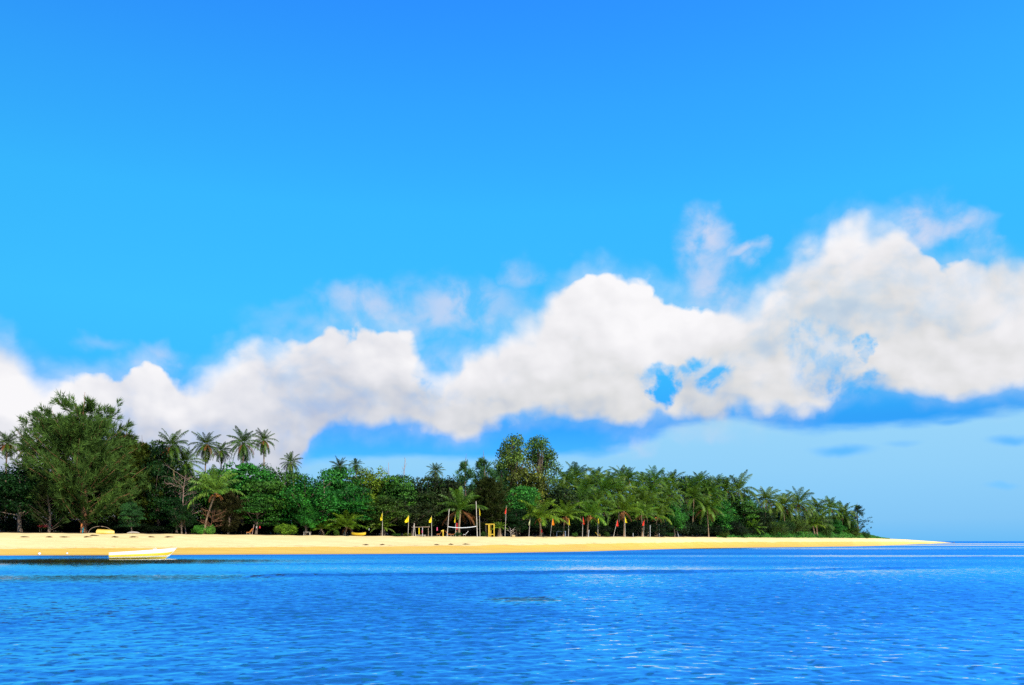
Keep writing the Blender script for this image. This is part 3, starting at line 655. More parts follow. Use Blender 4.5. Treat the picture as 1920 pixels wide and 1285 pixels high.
# the grove
grove = [(1062, 905, 24), (1080, 897, 30), (1105, 915, 22), (1118, 898, 34), (1142, 905, 26), (1165, 898, 34), (1178, 902, 24), (1205, 908, 30), (1228, 904, 26), (1248, 910, 22), (1262, 905, 30),
         (1092, 925, 14), (1132, 922, 14), (1160, 925, 12), (1190, 930, 14), (1220, 925, 14), (1255, 928, 14), (1048, 925, 14), (1290, 915, 14), (1312, 905, 18), (1345, 908, 22), (1360, 920, 16), (1300, 935, 8), (1208, 945, 8), (1120, 945, 9), (1085, 945, 9), (1240, 950, 8), (1330, 925, 12)]
for q, (px, py, dD) in enumerate(grove):
    palm(px, py, float(Dt(px)) + dD, 1.12 if dD < 20 else 1.0, 'green coconut palm of the crowded grove behind the row of flags', GR, 'grove', None, .75 if q % 4 == 0 else 0, 1.2 if q % 3 == 0 else 0)
FP = 'young palms at the edge of the sand'
palm(1326, 952, float(Dt(1324)) + 2, 1.15, 'palm with big brown drooping fronds at the right end of the grove', FP, 'grove', (-.3, 0), 1.6)
palm(862, 957, float(Dt(862)) + 2.5, 1.0, 'young palm with orange brown skirt behind the volleyball net', FP, 'young', (.1, 0), 1.35, 0, var=0, r0=.26)
palm(650, 988, float(Dt(650)) + 1, .78, 'small drooping palm with leaning trunk left of the yellow canoe', FP, 'young', (.35, 0), .6, 0, r0=.2)
palm(604, 992, float(Dt(604)) + 2, .55, 'tiny palm beside the pale low bench', FP, 'young', None, 0, 0, r0=.14)
palm(717, 991, float(Dt(717)) + 1.5, .6, 'small palm at the foot of the leftmost yellow flag', FP, 'young', None, 0, 0, r0=.16)
palm(404, 924, float(Dt(404)) + .3, .95, 'young palm with reddish leaning trunk and light green upright fronds', FP, 'young', (1.6, 0), .7, 1.0, (.12, .29, .028), r0=.2)
palm(1011, 972, float(Dt(1011)) + 1.5, 1.02, 'young palm between the pale yellow flag and the orange flag', FP, 'young', None, .5, 1.2, r0=.24)
palm(1060, 968, float(Dt(1060)) + 1.5, .98, 'young palm behind the yellow flag, right of the blue beam', FP, 'young', (.4, 0), .9, 1.2, r0=.17)
palm(1104, 966, float(Dt(1104)) + 1.5, .95, 'young palm with yellow trunk beside the orange red flag', FP, 'young', (.25, 0), .8, 1.6, r0=.24)
palm(1170, 958, float(Dt(1170)) + 2, 1.05, 'palm with brown skirt behind the leaning red flag', FP, 'young', None, 1.0, 1.3)
palm(1203, 966, float(Dt(1203)) + 1.5, .9, 'palm on a pale straight trunk at the last red flag', FP, 'young', (-.1, 0), .7, 0, r0=.2)
palm(1232, 968, float(Dt(1232)) + 1.5, .95, 'palm arching left of the bright emerald tree', FP, 'young', None, .9, 1.0)
palm(936, 990, float(Dt(936)) + 1.0, .32, 'stubby palm with a bulging short trunk right of the yellow frame', FP, 'young', None, 0, 0, r0=.34)
EP = 'palms on the point at the right end'
palm(1385, 922, float(Dt(1385)) + 12, 1.36, 'palm with brown skirt on the skyline, first right of the grove', EP, 'grove', None, 1.1)
palm(1437, 938, float(Dt(1437)) + 9, 1.47, 'tall palm over the olive bush, tallest on the point', EP, 'grove', None, 1.0, 1.2)
palm(1468, 950, float(Dt(1468)) + 10, 1.30, 'palm between the two tallest palms on the point', EP, 'grove', None, .8)
palm(1496, 946, float(Dt(1496)) + 10, 1.47, 'tall palm with coconuts directly left of the twin trunked palm', EP, 'grove', None, .8, 1.6)
palm(1530, 954, float(Dt(1530)) + 12, 1.30, 'palm top behind the twin trunked palm', EP, 'grove')
palm(1556, 955, float(Dt(1556)) + 11, 1.24, 'palm with orange coconuts right of the twin trunked palm', EP, 'grove', None, .5, 1.8)
palm(1578, 966, float(Dt(1578)) + 8, 1.18, 'palm below the peeking thin casuarina', EP, 'grove')
palm(1530, 985, float(Dt(1530)) + 1.5, 1.36, 'right stem of the low twin trunked palm on the green bank', EP, 'young', (-.3, 0), 0, 0, r0=.42)
palm(1524, 986, float(Dt(1524)) + 2.5, 1.06, 'left stem of the low twin trunked palm on the green bank', EP, 'young', (-.5, 0), 0, 0, r0=.36)
palm(1412, 995, float(Dt(1412)) + 2, .9, 'stemless young palm at the left end of the green bank', EP, 'young', None, 0, 0)
# the wood behind: individual trees that fill the gaps
WD = 'trees of the dense wood behind the front trees'
prof_px = [-140, 0, 60, 300, 350, 420, 560, 640, 720, 800, 850, 930, 1050, 1150, 1250, 1300, 1360, 1420, 1500, 1560, 1600]
prof_py = [850, 866, 856, 848, 872, 872, 880, 880, 880, 886, 888, 880, 906, 912, 912, 902, 914, 924, 940, 950, 964]
rb = random.Random(4)
kinds = ['round', 'layer', 'dense', 'round2', 'layer2']
for row, (dD, drop) in enumerate(((15, 14), (27, 4))):
    px = -150 + row * 22
    while px < 1600:
        py = float(np.interp(px, prof_px, prof_py)) + drop + rb.uniform(0, 14)
        D = float(Dt(px)) + dD + rb.uniform(-3, 3)
        tree(px, py, rb.uniform(85, 120) * 120 / D + 18, dD, kinds[rb.randrange(5)], (MG, DK, EM, OL)[rb.randrange(4)], 'green broadleaf tree deep in the wood behind the front trees', WD, D=D)
        px += rb.uniform(44, 60)
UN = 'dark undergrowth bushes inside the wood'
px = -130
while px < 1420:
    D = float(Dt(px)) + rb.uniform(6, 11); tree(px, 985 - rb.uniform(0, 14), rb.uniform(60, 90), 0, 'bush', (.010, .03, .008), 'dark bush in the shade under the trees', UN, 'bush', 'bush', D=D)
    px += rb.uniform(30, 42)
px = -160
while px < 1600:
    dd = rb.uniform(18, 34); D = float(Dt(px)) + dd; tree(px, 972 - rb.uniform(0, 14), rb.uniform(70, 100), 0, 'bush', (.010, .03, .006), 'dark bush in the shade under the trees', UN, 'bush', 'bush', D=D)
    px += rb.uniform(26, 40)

# ------------------------------------------------------------------ bushes at the sand's edge
SB = 'low bushes along the top of the beach'
tree(540, 981, 50, .2, 'bush', (.27, .46, .03), 'rounded bright yellow green bush on the sand', SB, 'bush', 'bush')
tree(372, 983, 28, .2, 'bush', (.10, .34, .035), 'bright leafy bush left of the young leaning palm', SB, 'bush', 'bush')
tree(393, 984, 22, .1, 'bush', (.15, .40, .05), 'pale leafy bush at the foot of the young leaning palm', SB, 'bush', 'bush')
tree(631, 992, 12, .1, 'bush', (.08, .20, .02), 'small upright plant left of the small drooping palm', SB, 'bush', 'bush')
tree(742, 1000, 22, .1, 'bush', (.04, .13, .02), 'little green plant between the first two yellow flags', SB, 'bush', 'bush')
tree(764, 999, 16, -.1, 'bush', (.17, .22, .02), 'yellowish plant at the foot of the second yellow flag', SB, 'bush', 'bush')
tree(858, 997, 16, -.2, 'bush', (.02, .12, .025), 'green plant in front of the palm at the volleyball net', SB, 'bush', 'bush')
tree(1077, 998, 14, .1, 'bush', (.05, .17, .02), 'green plant right of the yellow flag by the blue beam', SB, 'bush', 'bush')
tree(1138, 997, 12, .1, 'bush', (.06, .17, .02), 'small plant left of the leaning red flag', SB, 'bush', 'bush')
tree(907, 996, 14, .5, 'bush', (.05, .14, .02), 'plant at the left leg of the yellow frame', SB, 'bush', 'bush')
tree(1255, 998, 30, 1.5, 'bush', (.03, .10, .02), 'bush at the foot of the bright emerald tree', SB, 'bush', 'bush')
tree(1350, 996, 40, 1.0, 'bush', OL, 'olive bush on the sand right of the grove', SB, 'bush', 'bush')
tree(1385, 988, 60, 2.0, 'bush', (.03, .07, .015), 'dark bush at the left end of the green bank', SB, 'bush', 'bush')

# dry brown scrub and bare trees
def bare_tree(px, pytop, D, wpx, seed, label, mat, nbr=22, rise=.35, thick=1.0, name='bare_tree', tw=5):
    r = np.random.default_rng(seed); g = G(); tw_g = G(); p = at(px, D); H = zpy(pytop, D) - p.z; W = wpx / F * D / 2
    hs = np.linspace(0, 1, 8); ax = np.stack([.05 * H * np.sin(hs * 3 + seed), .03 * H * hs, H * hs * .95], 1)
    g.tube(ax, .014 * H * thick * (1.2 - hs), 6)
    for q in range(nbr):
        h = r.uniform(.15, .98); p0 = np.array([np.interp(h, hs, ax[:, k]) for k in range(3)]); a_ = r.uniform(0, 6.28); l = W * r.uniform(.5, 1.1) * (1.15 - .5 * h)
        d = np.array([math.cos(a_), math.sin(a_) * .8, rise * r.uniform(.4, 1.6)]); s_ = np.linspace(0, 1, 6)[:, None]
        pts = p0 + d * l * s_ + r.normal(0, .03 * l, (6, 3)) * s_; tw_g.tube(pts, np.linspace(.035, .012, 6) * thick, 4)
        for k in range(tw):
            f = r.uniform(.3, 1); b0 = np.array([np.interp(f, s_[:, 0], pts[:, z]) for z in range(3)]); dd = nzv(d * .7 + r.normal(0, .5, 3)) * l * r.uniform(.2, .45)
            tw_g.tube(np.stack([b0, b0 + dd * .5 + r.normal(0, .03, 3), b0 + dd]), np.array([.018, .014, .009]) * thick, 3)
    root = empty(name, p); tag(root, label, 'tree', 'bare and dead trees')
    g.build('trunk', mat, root, True); tw_g.build('branches', mat, root, True); return root
bare_tree(348, 885, 126.3, 92, 3, 'bare dead tree with pale spreading branches left of the young leaning palm', M_BARE, 30, .45, .7)
bare_tree(396, 955, 126, 62, 5, 'dry reddish brush around the foot of the young leaning palm', M_REDBARK, 30, .35, .9, 'dead_shrub')
bare_tree(735, 860, 148, 56, 8, 'leafless pale treetop rising above the tiered dark green tree', M_BARE, 20, .8, .8)
bare_tree(764, 852, 150, 22, 9, 'thin leafless pale treetop right of the wider leafless one', M_BARE, 10, 1.2, .7)
bare_tree(602, 892, 136, 40, 12, 'pale bare limbs between the big round tree and the tiered emerald tree', M_BARE, 12, .5, 1.0)
bare_tree(828, 895, 157, 60, 14, 'bare yellowish limbs in front of the brownish green tree', M_BARE, 14, .7, .6)
bare_tree(958, 993, 143, 20, 17, 'small bleached bare bush beside the red flag', M_DRIFT, 14, .7, .8, 'dead_shrub')

# ------------------------------------------------------------------ grassy bank on the point
r = np.random.default_rng(77); n = 30000
gpx = r.uniform(1345, 1668, n); hgt = np.interp(gpx, [1345, 1380, 1420, 1500, 1560, 1610, 1640, 1668], [.2, .6, 1.3, 1.5, 1.7, 1.6, .9, .05])
gd = r.uniform(-1.5, 10, n); Dg_ = Dt(gpx) + gd
mound = np.clip((gd + 1.5) / 4, 0, 1) ** .7
zz = ground(gpx, Dg_) + hgt * mound * r.uniform(.3, 1.0, n) + .05 * np.sin(gpx * .6)
gg = G(); ax_ = np.stack([r.normal(0, .5, n), r.normal(0, .5, n), np.ones(n)], 1)
gg.leaves(np.stack([(gpx - 960) / F * Dg_, Dg_, zz], 1), ax_, r.normal(size=(n, 3)) + np.array([.3, -1, .8]), r.uniform(.4, .9, n), r.uniform(.12, .3, n), np.clip(r.normal(.45, .2, n), 0, 1))
o = gg.build('grass', leafmat('grass_blade', .6, .2, .25)); o.color = (.07, .32, .025, 1)
tag(o, None, None, kind='stuff'); o["label"] = "green creeping grass on the bank of the point"

# ------------------------------------------------------------------ flags
M_POLE = pmat('pole_bamboo', (.50, .44, .36), .6, .3, .3, 3); M_POLEW = pmat('pole_white', (.50, .50, .50), .5, .3, .15, 3)
FLM = {c: pmat('cloth_' + c, v, .75, .15, .08, 3) for c, v in dict(yellow=(.88, .68, .01), red=(.80, .035, .015), orange=(.85, .25, .01), pale=(.80, .82, .42)).items()}
def flag(pxb, pxt, pyt, pyfb, fpx, colr, label):
    D = float(Dt(pxb)) - .4; p = at(pxb, D); k = D / F; H = zpy(pyt, D) - p.z; dxt = (pxt - pxb) * k
    root = empty('beach_flag', p); tag(root, label, 'flag', 'flags on poles along the top of the beach')
    g = G(); hh = np.linspace(0, 1, 6); g.tube(np.stack([dxt * hh, 0 * hh, H * hh - .2 * (hh == 0)], 1), np.linspace(.05, .032, 6), 7); g.build('pole', M_POLE, root, True)
    Lf = (pyfb - pyt) * k; wf = fpx * k; nu, nv = 7, 9; V = []
    for a_ in range(nv):
        v = a_ / (nv - 1); wide = (v / .85 if v < .85 else 1 - .35 * (v - .85) / .15)
        for c_ in range(nu):
            u = c_ / (nu - 1); h = 1 - v * Lf / H
            V.append((dxt * h + wf * u * wide + .02, -.05 - .10 * math.sin(u * 5 + v * 3) * u, H * h - Lf * .10 * u * wide))
    V = np.array(V); i_ = np.arange(nv - 1)[:, None] * nu; j_ = np.arange(nu - 1)[None]
    me = npmesh('cloth', V, np.stack([i_ + j_, i_ + j_ + 1, i_ + nu + j_ + 1, i_ + nu + j_], -1).reshape(-1, 4), FLM[colr], smooth=True)
    c = obj('flag_cloth', me, root); sm = c.modifiers.new('thick', 'SOLIDIFY'); sm.thickness = .008
    return root
for a in [(717, 717, 959, 976, -4.5, 'yellow', 'yellow flag on a pale pole, leftmost of all the flags'),
          (765, 766.5, 966, 979.5, -8, 'yellow', 'yellow flag spread wide to the left, second from the left'),
          (809.5, 809, 967.5, 980, -5.5, 'yellow', 'yellow flag right of the small pole shelter, third from the left'),
          (854.5, 853.5, 965, 980, -2.2, 'yellow', 'narrow yellow flag hanging in front of the orange brown palm skirt'),
          (900, 898.5, 953, 967, 2.5, 'yellow', 'yellow flag on a bluish pole beside the right post of the net'),
          (946.6, 949.5, 948.5, 963.5, -2.5, 'red', 'red flag on the tallest pole, right of the yellow frame'),
          (991.5, 994, 971.5, 985, -2.5, 'pale', 'pale cream yellow flag beside the small dark tree'),
          (1031.5, 1036, 970.5, 985, 5, 'orange', 'orange flag on a leaning pole'),
          (1065.6, 1066.5, 971.5, 985, 2.5, 'yellow', 'yellow flag right of the orange flag'),
          (1092, 1093, 969.5, 983.5, 3.5, 'red', 'orange red flag beside the yellow palm trunk'),
          (1121, 1121, 969, 981.5, 2.8, 'yellow', 'yellow flag over the small orange chair'),
          (1150, 1157.5, 974.5, 987, 4.5, 'red', 'red flag on a strongly leaning pole'),
          (1172.5, 1171.5, 968.5, 980.5, 4, 'yellow', 'yellow flag directly right of the leaning red flag'),
          (1206.5, 1208, 973, 985.5, -3.5, 'red', 'red flag at the pale palm trunk, rightmost of all the flags')]:
    flag(*a)

# ------------------------------------------------------------------ beach furniture
M_YW = pmat('yellow_paint', (.66, .44, .02), .5, .4, .12, 4); M_WH = pmat('white_paint', (.80, .81, .82), .45, .4, .08, 4)
M_OR = pmat('orange_plastic', (.75, .25, .06), .5, .4, .2, 4); M_RED = pmat('red_cloth', (.70, .04, .05), .7, .2, .2, 4); M_PK = pmat('pink_cloth', (.80, .12, .25), .7, .2, .1, 4)
M_TIM = pmat('old_timber', (.32, .23, .15), .8, .15, .35, 5); M_BLU = pmat('blue_paint', (.22, .30, .42), .5, .3, .1, 4); M_TEAL = pmat('teal_paint', (.05, .32, .38), .5, .3, .1, 4)
def bar(g, a, b, r0, r1=None, n=7): g.tube(np.linspace(np.array(a, float), np.array(b, float), 4), np.linspace(r0, r1 or r0, 4), n)
# volleyball net
D = float(Dt(866)) - 1.0; k = D / F; p0 = at(838, D); root = empty('volleyball_net', p0); tag(root, 'volleyball net with a sagging white top band between two tall bamboo posts', 'net')
p1 = at(895, D) - p0
ends = []
for (a_, dxp, py) in ((Vector((0, 0, 0)), 4.2, 954.5), (p1, -2.4, 940)):
    g = G(); topv = (a_.x + dxp * k, a_.y, zpy(py, D) - p0.z); bar(g, (a_.x, a_.y, a_.z - .3), topv, .075, .05); g.build('post', M_POLE, root, True); ends.append((a_, topv, py))
def onpost(e, py): f = (1005 - py) / (1005 - e[2]); return np.array(e[0]) * (1 - f) + np.array(e[1]) * f
a_, b_ = onpost(ends[0], 987), onpost(ends[1], 985); q = np.linspace(0, 1, 24)[:, None]; line = a_ * (1 - q) + b_ * q; line[:, 2] -= .22 * (1 - (2 * q[:, 0] - 1) ** 2)
g = G(); band = np.concatenate([line + [0, 0, .055], line - [0, 0, .055], line + [0, .02, -.055], line + [0, .02, .055]]); m_ = 24
Fq = [[i_ + o1 * m_, i_ + 1 + o1 * m_, i_ + 1 + ((o1 + 1) % 4) * m_, i_ + ((o1 + 1) % 4) * m_] for i_ in range(m_ - 1) for o1 in range(4)]
g.add(band, Fq); g.build('net_band', M_WH, root)
g = G()
for f in range(0, 24, 2): bar(g, line[f] - [0, 0, .055], line[f] - [0, 0, .55], .004, n=3)
for dz_ in (.2, .35, .55): g.tube(line - np.array([0, 0, dz_]), np.full(24, .004), 3)
g.build('net_mesh', pmat('net_cord', (.05, .05, .05), .8, .1), root)
# yellow wooden frame
D = float(Dt(919)) - .2; k = D / F; p0 = at(919, D); root = empty('open_tower', p0); tag(root, 'yellow painted wooden frame standing open on the sand, like a small tower', 'frame')
Ht = zpy(984, D) - p0.z; hw = 7.6 * k
for sx, sy, mt in ((-1.05, .5, M_TIM), (-.25, -.5, M_YW), (.12, .5, M_YW), (1.0, -.5, M_YW)):
    g = G(); rx = np.array([[1, 0, 0], [0, 1, 0], [0, 0, 1]]); g.box((sx * hw, sy, Ht / 2 - .05), (.17 if sx != -.25 else .26, .12, Ht + .1)); g.build('leg', mt, root)
for nm, z, yy in (('top_beam', Ht + .07, 0), ('cross_beam', .42, -.6)):
    g = G(); g.box((0 if nm == 'top_beam' else .3 * hw, yy, z), (2.3 * hw if nm == 'top_beam' else 1.5 * hw, 1.2 if nm == 'top_beam' else .08, .14)); g.build(nm, M_YW, root)
# pole shelter with hanging cloths
D = float(Dt(788)) + .3; k = D / F; p0 = at(788, D); root = empty('pole_shelter', p0); tag(root, 'open shelter of thin poles between the second and third yellow flags', 'shelter')
for dxp, tilt, py, mt in ((-13.5, 1.5, 985, M_POLE), (-9.0, -2.4, 981.5, M_POLE), (-2.5, 0, 989, M_TIM), (4, .3, 988.5, M_POLEW), (15, 0, 989, M_TIM)):
    g = G(); bar(g, (dxp * k, 0, -.2), ((dxp + tilt) * k, .1 * dxp * k, zpy(py, D) - p0.z), .06, .05); g.build('post', mt, root, True)
zt_ = zpy(989, D) - p0.z; g = G(); bar(g, (-16 * k, .1, zt_), (18 * k, 0, zt_ + .06), .06); g.build('roof_beam', M_TIM, root, True)
def cloth(px, D, pyt, pyb, wpx, mat, label, nm='hanging_cloth'):
    kk = D / F; zt = zpy(pyt, D); zb = zpy(pyb, D); wv = wpx * kk; nu, nv = 6, 7; V = []
    for a_ in range(nv):
        for c_ in range(nu):
            v = a_ / (nv - 1); u = c_ / (nu - 1) - .5; V.append((u * wv * (.75 + .25 * v), .06 * math.sin(u * 11 + v), -v * (zt - zb)))
    i_ = np.arange(nv - 1)[:, None] * nu; j_ = np.arange(nu - 1)[None]
    me = npmesh('cloth', V, np.stack([i_ + j_, i_ + nu + j_, i_ + nu + j_ + 1, i_ + j_ + 1], -1).reshape(-1, 4), mat, smooth=True)
    o = obj(nm, me, None, ((px - 960) / F * D, D, zt)); sm = o.modifiers.new('thick', 'SOLIDIFY'); sm.thickness = .012
    return tag(o, label, 'cloth', 'cloths hung at the edge of the wood')
cloth(785.6, D - .12, 990, 1003, 2.6, FLM['yellow'], 'yellow cloth hanging from the pole shelter')
cloth(791.5, D - .12, 994, 1000, 2.0, M_PK, 'pink cloth on the white pole of the shelter')
cloth(819.5, D + .2, 989, 995.5, 2.6, M_PK, 'pinkish red cloth hanging right of the third yellow flag')
cloth(856.5, float(Dt(856)) + .2, 981, 994, 3.0, M_RED, 'long red banner at the trunk of the palm by the net')
cloth(487, 130, 986.5, 991, 3.0, M_RED, 'small red cloth hanging in the shade left of the bright bush')
cloth(481, 130, 987, 990.5, 1.6, M_WH, 'small white cloth beside the red one in the shade')
cloth(1015.5, float(Dt(1015)) + .2, 993, 999, 2.4, M_RED, 'small red cloth at the foot of the palm by the pale flag')
cloth(692, float(Dt(692)) + 1.0, 991, 995, 1.6, M_WH, 'tiny white cloth hanging left of the first yellow flag')
def bench(px, D, pyt, wpx, dep, mat, label, nm='bench', cat='bench', th=.08, legs=True):
    p = at(px, D); kk = D / F; h = zpy(pyt, D) - p.z; wv = wpx * kk; root = empty(nm, p); tag(root, label, cat)
    g = G(); g.box((0, 0, h - th / 2), (wv, dep, th)); g.build('top', mat, root)
    for sx in (-1, 1):
        for sy in (-1, 1):
            g = G(); g.box((sx * (wv / 2 - .09), sy * (dep / 2 - .06), (h - th) / 2 - .03), (.09, .08, h - th + .06)); g.build('leg', mat, root)
    return root
bench(576, float(Dt(576)) + .4, 997.5, 13, .7, M_DRIFT, 'pale low bench on the sand right of the bright bush')
bench(788.5, float(Dt(788)) - .6, 1003.3, 19, .8, M_DRIFT, 'very low pale bench under the pole shelter', 'low_bench')
bench(1052, float(Dt(1052)) + 1.2, 996.3, 18, .5, M_BLU, 'pale blue beam on posts in the shade between the orange and yellow flags', 'beam_rail', 'rail')
def post(px, D, pyt, r_, mat, label, nm='post', lean=0.0, cap=False):
    p = at(px, D); h = zpy(pyt, D) - p.z; g = G(); bar(g, (0, 0, -.2), (lean, 0, h), r_, r_ * .85, 8)
    if cap: g.tube(np.array([[-.28, 0, h - .1], [0, 0, h + .02], [.16, 0, h + .03]]), [.09, .1, .08], 6)
    o = g.build(nm, mat, None, True, p); return tag(o, label, 'post', 'short posts at the edge of the sand')
post(830.6, float(Dt(830)) - .4, 995, .12, M_YW, 'short yellow post with a bent head left of the volleyball net', cap=True)
post(1103, float(Dt(1103)) - .1, 994, .07, M_POLEW, 'white post right of the orange red flag', lean=.12)
post(1187, float(Dt(1187)) - .1, 1000, .06, M_POLEW, 'short grey post left of the last red flag')
post(1219, float(Dt(1219)) + .3, 985, .07, M_POLEW, 'pale slender post right of the last red flag')
post(1236, float(Dt(1236)) + .5, 984, .08, M_POLEW, 'tallest pale post below the bright emerald tree')
post(1273, float(Dt(1273)) - .2, 985, .06, M_POLEW, 'leaning white post under the bright emerald tree', lean=-.75)
post(472, 128.5, 984, .05, M_BARE, 'reddish bare post in the shade left of the bright bush', lean=.35)
def lounger(px, D, wpx, mat, label, flip=1):
    p = at(px, D); kk = D / F; wv = wpx * kk; root = empty('beach_chair', p); tag(root, label, 'chair', 'beach chairs under the palms')
    g = G(); g.box((0, 0, .36), (wv * .62, .6, .07)); g.build('seat', mat, root)
    a_ = -flip * R(50); c, s_ = math.cos(a_), math.sin(a_); rot = [[c, 0, s_], [0, 1, 0], [-s_, 0, c]]
    g = G(); g.box((flip * (wv * .31 + .2), 0, .62), (.75, .6, .06), rot); g.build('backrest', mat, root)
    for sx in (-1, 1):
        for sy in (-1, 1): g = G(); g.box((sx * wv * .26, sy * .25, .16), (.06, .06, .34)); g.build('leg', M_TIM, root)
lounger(843, float(Dt(843)) + .4, 9, M_OR, 'orange beach chair right of the short yellow post', -1)
lounger(849, float(Dt(849)) + 1.2, 7, M_OR, 'orange beach chair beside the long red banner', 1)
lounger(822, float(Dt(822)) + .4, 8, M_OR, 'orange beach chair below the pinkish red cloth', 1)
lounger(871, float(Dt(871)) + .8, 7, M_WH, 'white beach chair behind the volleyball net', 1)
lounger(1123, float(Dt(1123)) - .2, 8, M_YW, 'small orange yellow chair at the foot of a yellow flag', -1)
lounger(466, 128, 9, M_OR, 'orange beach chair in the shade left of the bright bush', 1)
# crate
D = float(Dt(963)) - .4; g = G(); g.box((0, 0, .16), (.52, .4, .32))
for z_ in (.05, .16, .27): g.box((0, -.21, z_), (.54, .02, .07))
tag(g.build('wooden_crate', pmat('pale_timber', (.65, .48, .25), .7, .2, .2, 6), None, False, at(963, D)), 'small pale wooden crate on the sand right of the red flag', 'crate')

# ------------------------------------------------------------------ boats
def hull_mesh(L, B, sheer, keel, chine_k=.82, stem=.12, n=22, z_off=0.0):
    """stations from stern (x=0) to bow (x=L): list of cross-section points, port gunwale to starboard gunwale"""
    st = []
    for i_ in range(n):
        u = i_ / (n - 1); x = L * u
        hb = B / 2 * (.86 + .14 * math.sin(min(u * 2.2, 1) * math.pi / 2)) * (1 - max(0, (u - .45) / .55) ** 2.3); hb = max(hb, .015)
        zs = sheer(u); zk = keel(u); zc = zk + (zs - zk) * (.30 + .25 * max(0, u - .5)); hc = hb * (chine_k - .35 * max(0, u - .5))
        rake = stem * max(0, u - .6) / .4
        sec = []
        for (y, z) in ((hb, zs), (hb * .985, zs * .72 + zc * .28), (hb * .95, zs * .38 + zc * .62), (hc, zc), (hc * .5, zc * .4 + zk * .6), (0, zk)):
            f = (z - zk) / (zs - zk if abs(zs - zk) > .01 else .01); sec.append((x + rake * L * (f - 1) * .115, y, z))
        st.append(sec + [(a_, -b_, c_) for a_, b_, c_ in sec[-2::-1]])
    return np.array(st)
def loft(st, cap=True):
    n, m = st.shape[:2]; i_ = np.arange(n - 1)[:, None] * m; j_ = np.arange(m - 1)[None]
    return st.reshape(-1, 3), np.stack([i_ + j_, i_ + j_ + 1, i_ + m + j_ + 1, i_ + m + j_], -1).reshape(-1, 4)
D = 76.5; k = D / F; L = 118 * k
pb = Vector(((205 - 960) / F * D, D, 0)); root = empty('motor_boat', pb, R(22)); tag(root, 'white open motor boat with yellow stripes moored just off the beach', 'boat')
sheer = lambda u: .54 + .34 * u + .08 * u ** 3
keel = lambda u: -.10 + .02 * u + (.30 * max(0, (u - .8) / .2) ** 2.0 if u > .8 else 0)
st = hull_mesh(L, 1.75, sheer, keel, .86, 1.0)
st[-1, :, 1] = 0
m = bpy.data.materials.new('boat_paint'); m.use_nodes = True; t = NT(m.node_tree); b = t.n['Principled BSDF']
b.inputs['Base Color'].default_value = (.50, .47, .385, 1); b.inputs['Roughness'].default_value = .3
Vh, Fh = loft(st); g = G(); g.add(Vh, Fh)
inner = st.copy(); inner[:, :, 1] *= .93; inner[:, :, 2] = np.maximum(inner[:, :, 2] + .06, .12); inner[:, 0, 2] = st[:, 0, 2]; inner[:, -1, 2] = st[:, -1, 2]
Vi, Fi = loft(inner); g.add(Vi, Fi[:, ::-1])
ts = st[0]; g.add(np.concatenate([ts, ts * [1, 0, 1]]), [[i_, i_ + 1, i_ + 12, i_ + 11] for i_ in range(10)])   # transom
hull = g.build('hull', m, root, True)
M_STRIPE = pmat('yellow_gelcoat', (.88, .60, .015), .3, .5, .05, 3)
def strip(f0, f1, u0, u1, side):
    """a painted band on the topsides between two heights"""
    V = []; us = np.linspace(u0, u1, 43)
    for u in us:
        x = u * (len(st) - 1); i0 = min(int(x), len(st) - 2); fr = x - i0; sec = st[i0] * (1 - fr) + st[i0 + 1] * fr
        half = sec[:6] if side > 0 else sec[5:][::-1]
        zz_ = half[:, 2]; 
        for f in np.linspace(f0, f1, 6):
            z = zz_[0] + (max(zz_[5], 0) - zz_[0]) * f; pt = np.array([np.interp(-z, -zz_, half[:, q_]) for q_ in range(3)]); pt[1] += side * .012; V.append(pt)
    i_ = np.arange(len(us) - 1)[:, None] * 6; j_ = np.arange(5)[None]; return np.array(V), np.stack([i_ + j_, i_ + j_ + 1, i_ + j_ + 7, i_ + j_ + 6], -1).reshape(-1, 4)
g = G()
for sd_ in (-1, 1): g.add(*strip(.36, .66, .0, .985, sd_))
g.build('stripe', M_STRIPE, root)
g = G()
for sd_ in (-1, 1):
    g.add(*strip(.80, 1.0, .0, .93, sd_))
g.build('lower_band', M_STRIPE, root)
for sd_ in (0, -1):
    g = G(); ln = st[:, sd_].copy(); ln[:, 2] += .012; ln[-1] = (st[-1, 0] + st[-1, -1]) / 2 + [.01, 0, .012]; g.tube(ln, np.full(len(ln), .03), 6); g.build('gunwale', M_WH, root, True)
for u in (.22, .48):
    i0 = int(u * 21); hb = st[i0, 0, 1]; g = G(); g.box((st[i0, 0, 0], 0, sheer(u) - .16), (.28, hb * 1.84, .04)); g.build('thwart', M_WH, root)
g = G(); i0 = 14; g.box((st[i0, 0, 0], 0, sheer(.67) + .05), (.30, .5, .14)); bar(g, (st[i0, 0, 0] + .2, -.1, sheer(.67)), (st[i0, 0, 0] + .05, -.1, sheer(.67) + .2), .02); g.build('console', M_WH, root)
g = G(); i0 = 17; hb = st[i0, 0, 1]; V = []
for i_ in range(16, 22): V += [(st[i_, 0, 0], st[i_, 0, 1] * .96, st[i_, 0, 2] - .01), (st[i_, 0, 0], -st[i_, 0, 1] * .96, st[i_, 0, 2] - .01)]
q = np.arange(5)[:, None] * 2; g.add(V, np.concatenate([q, q + 1, q + 3, q + 2], 1)); g.build('foredeck', M_WH, root)
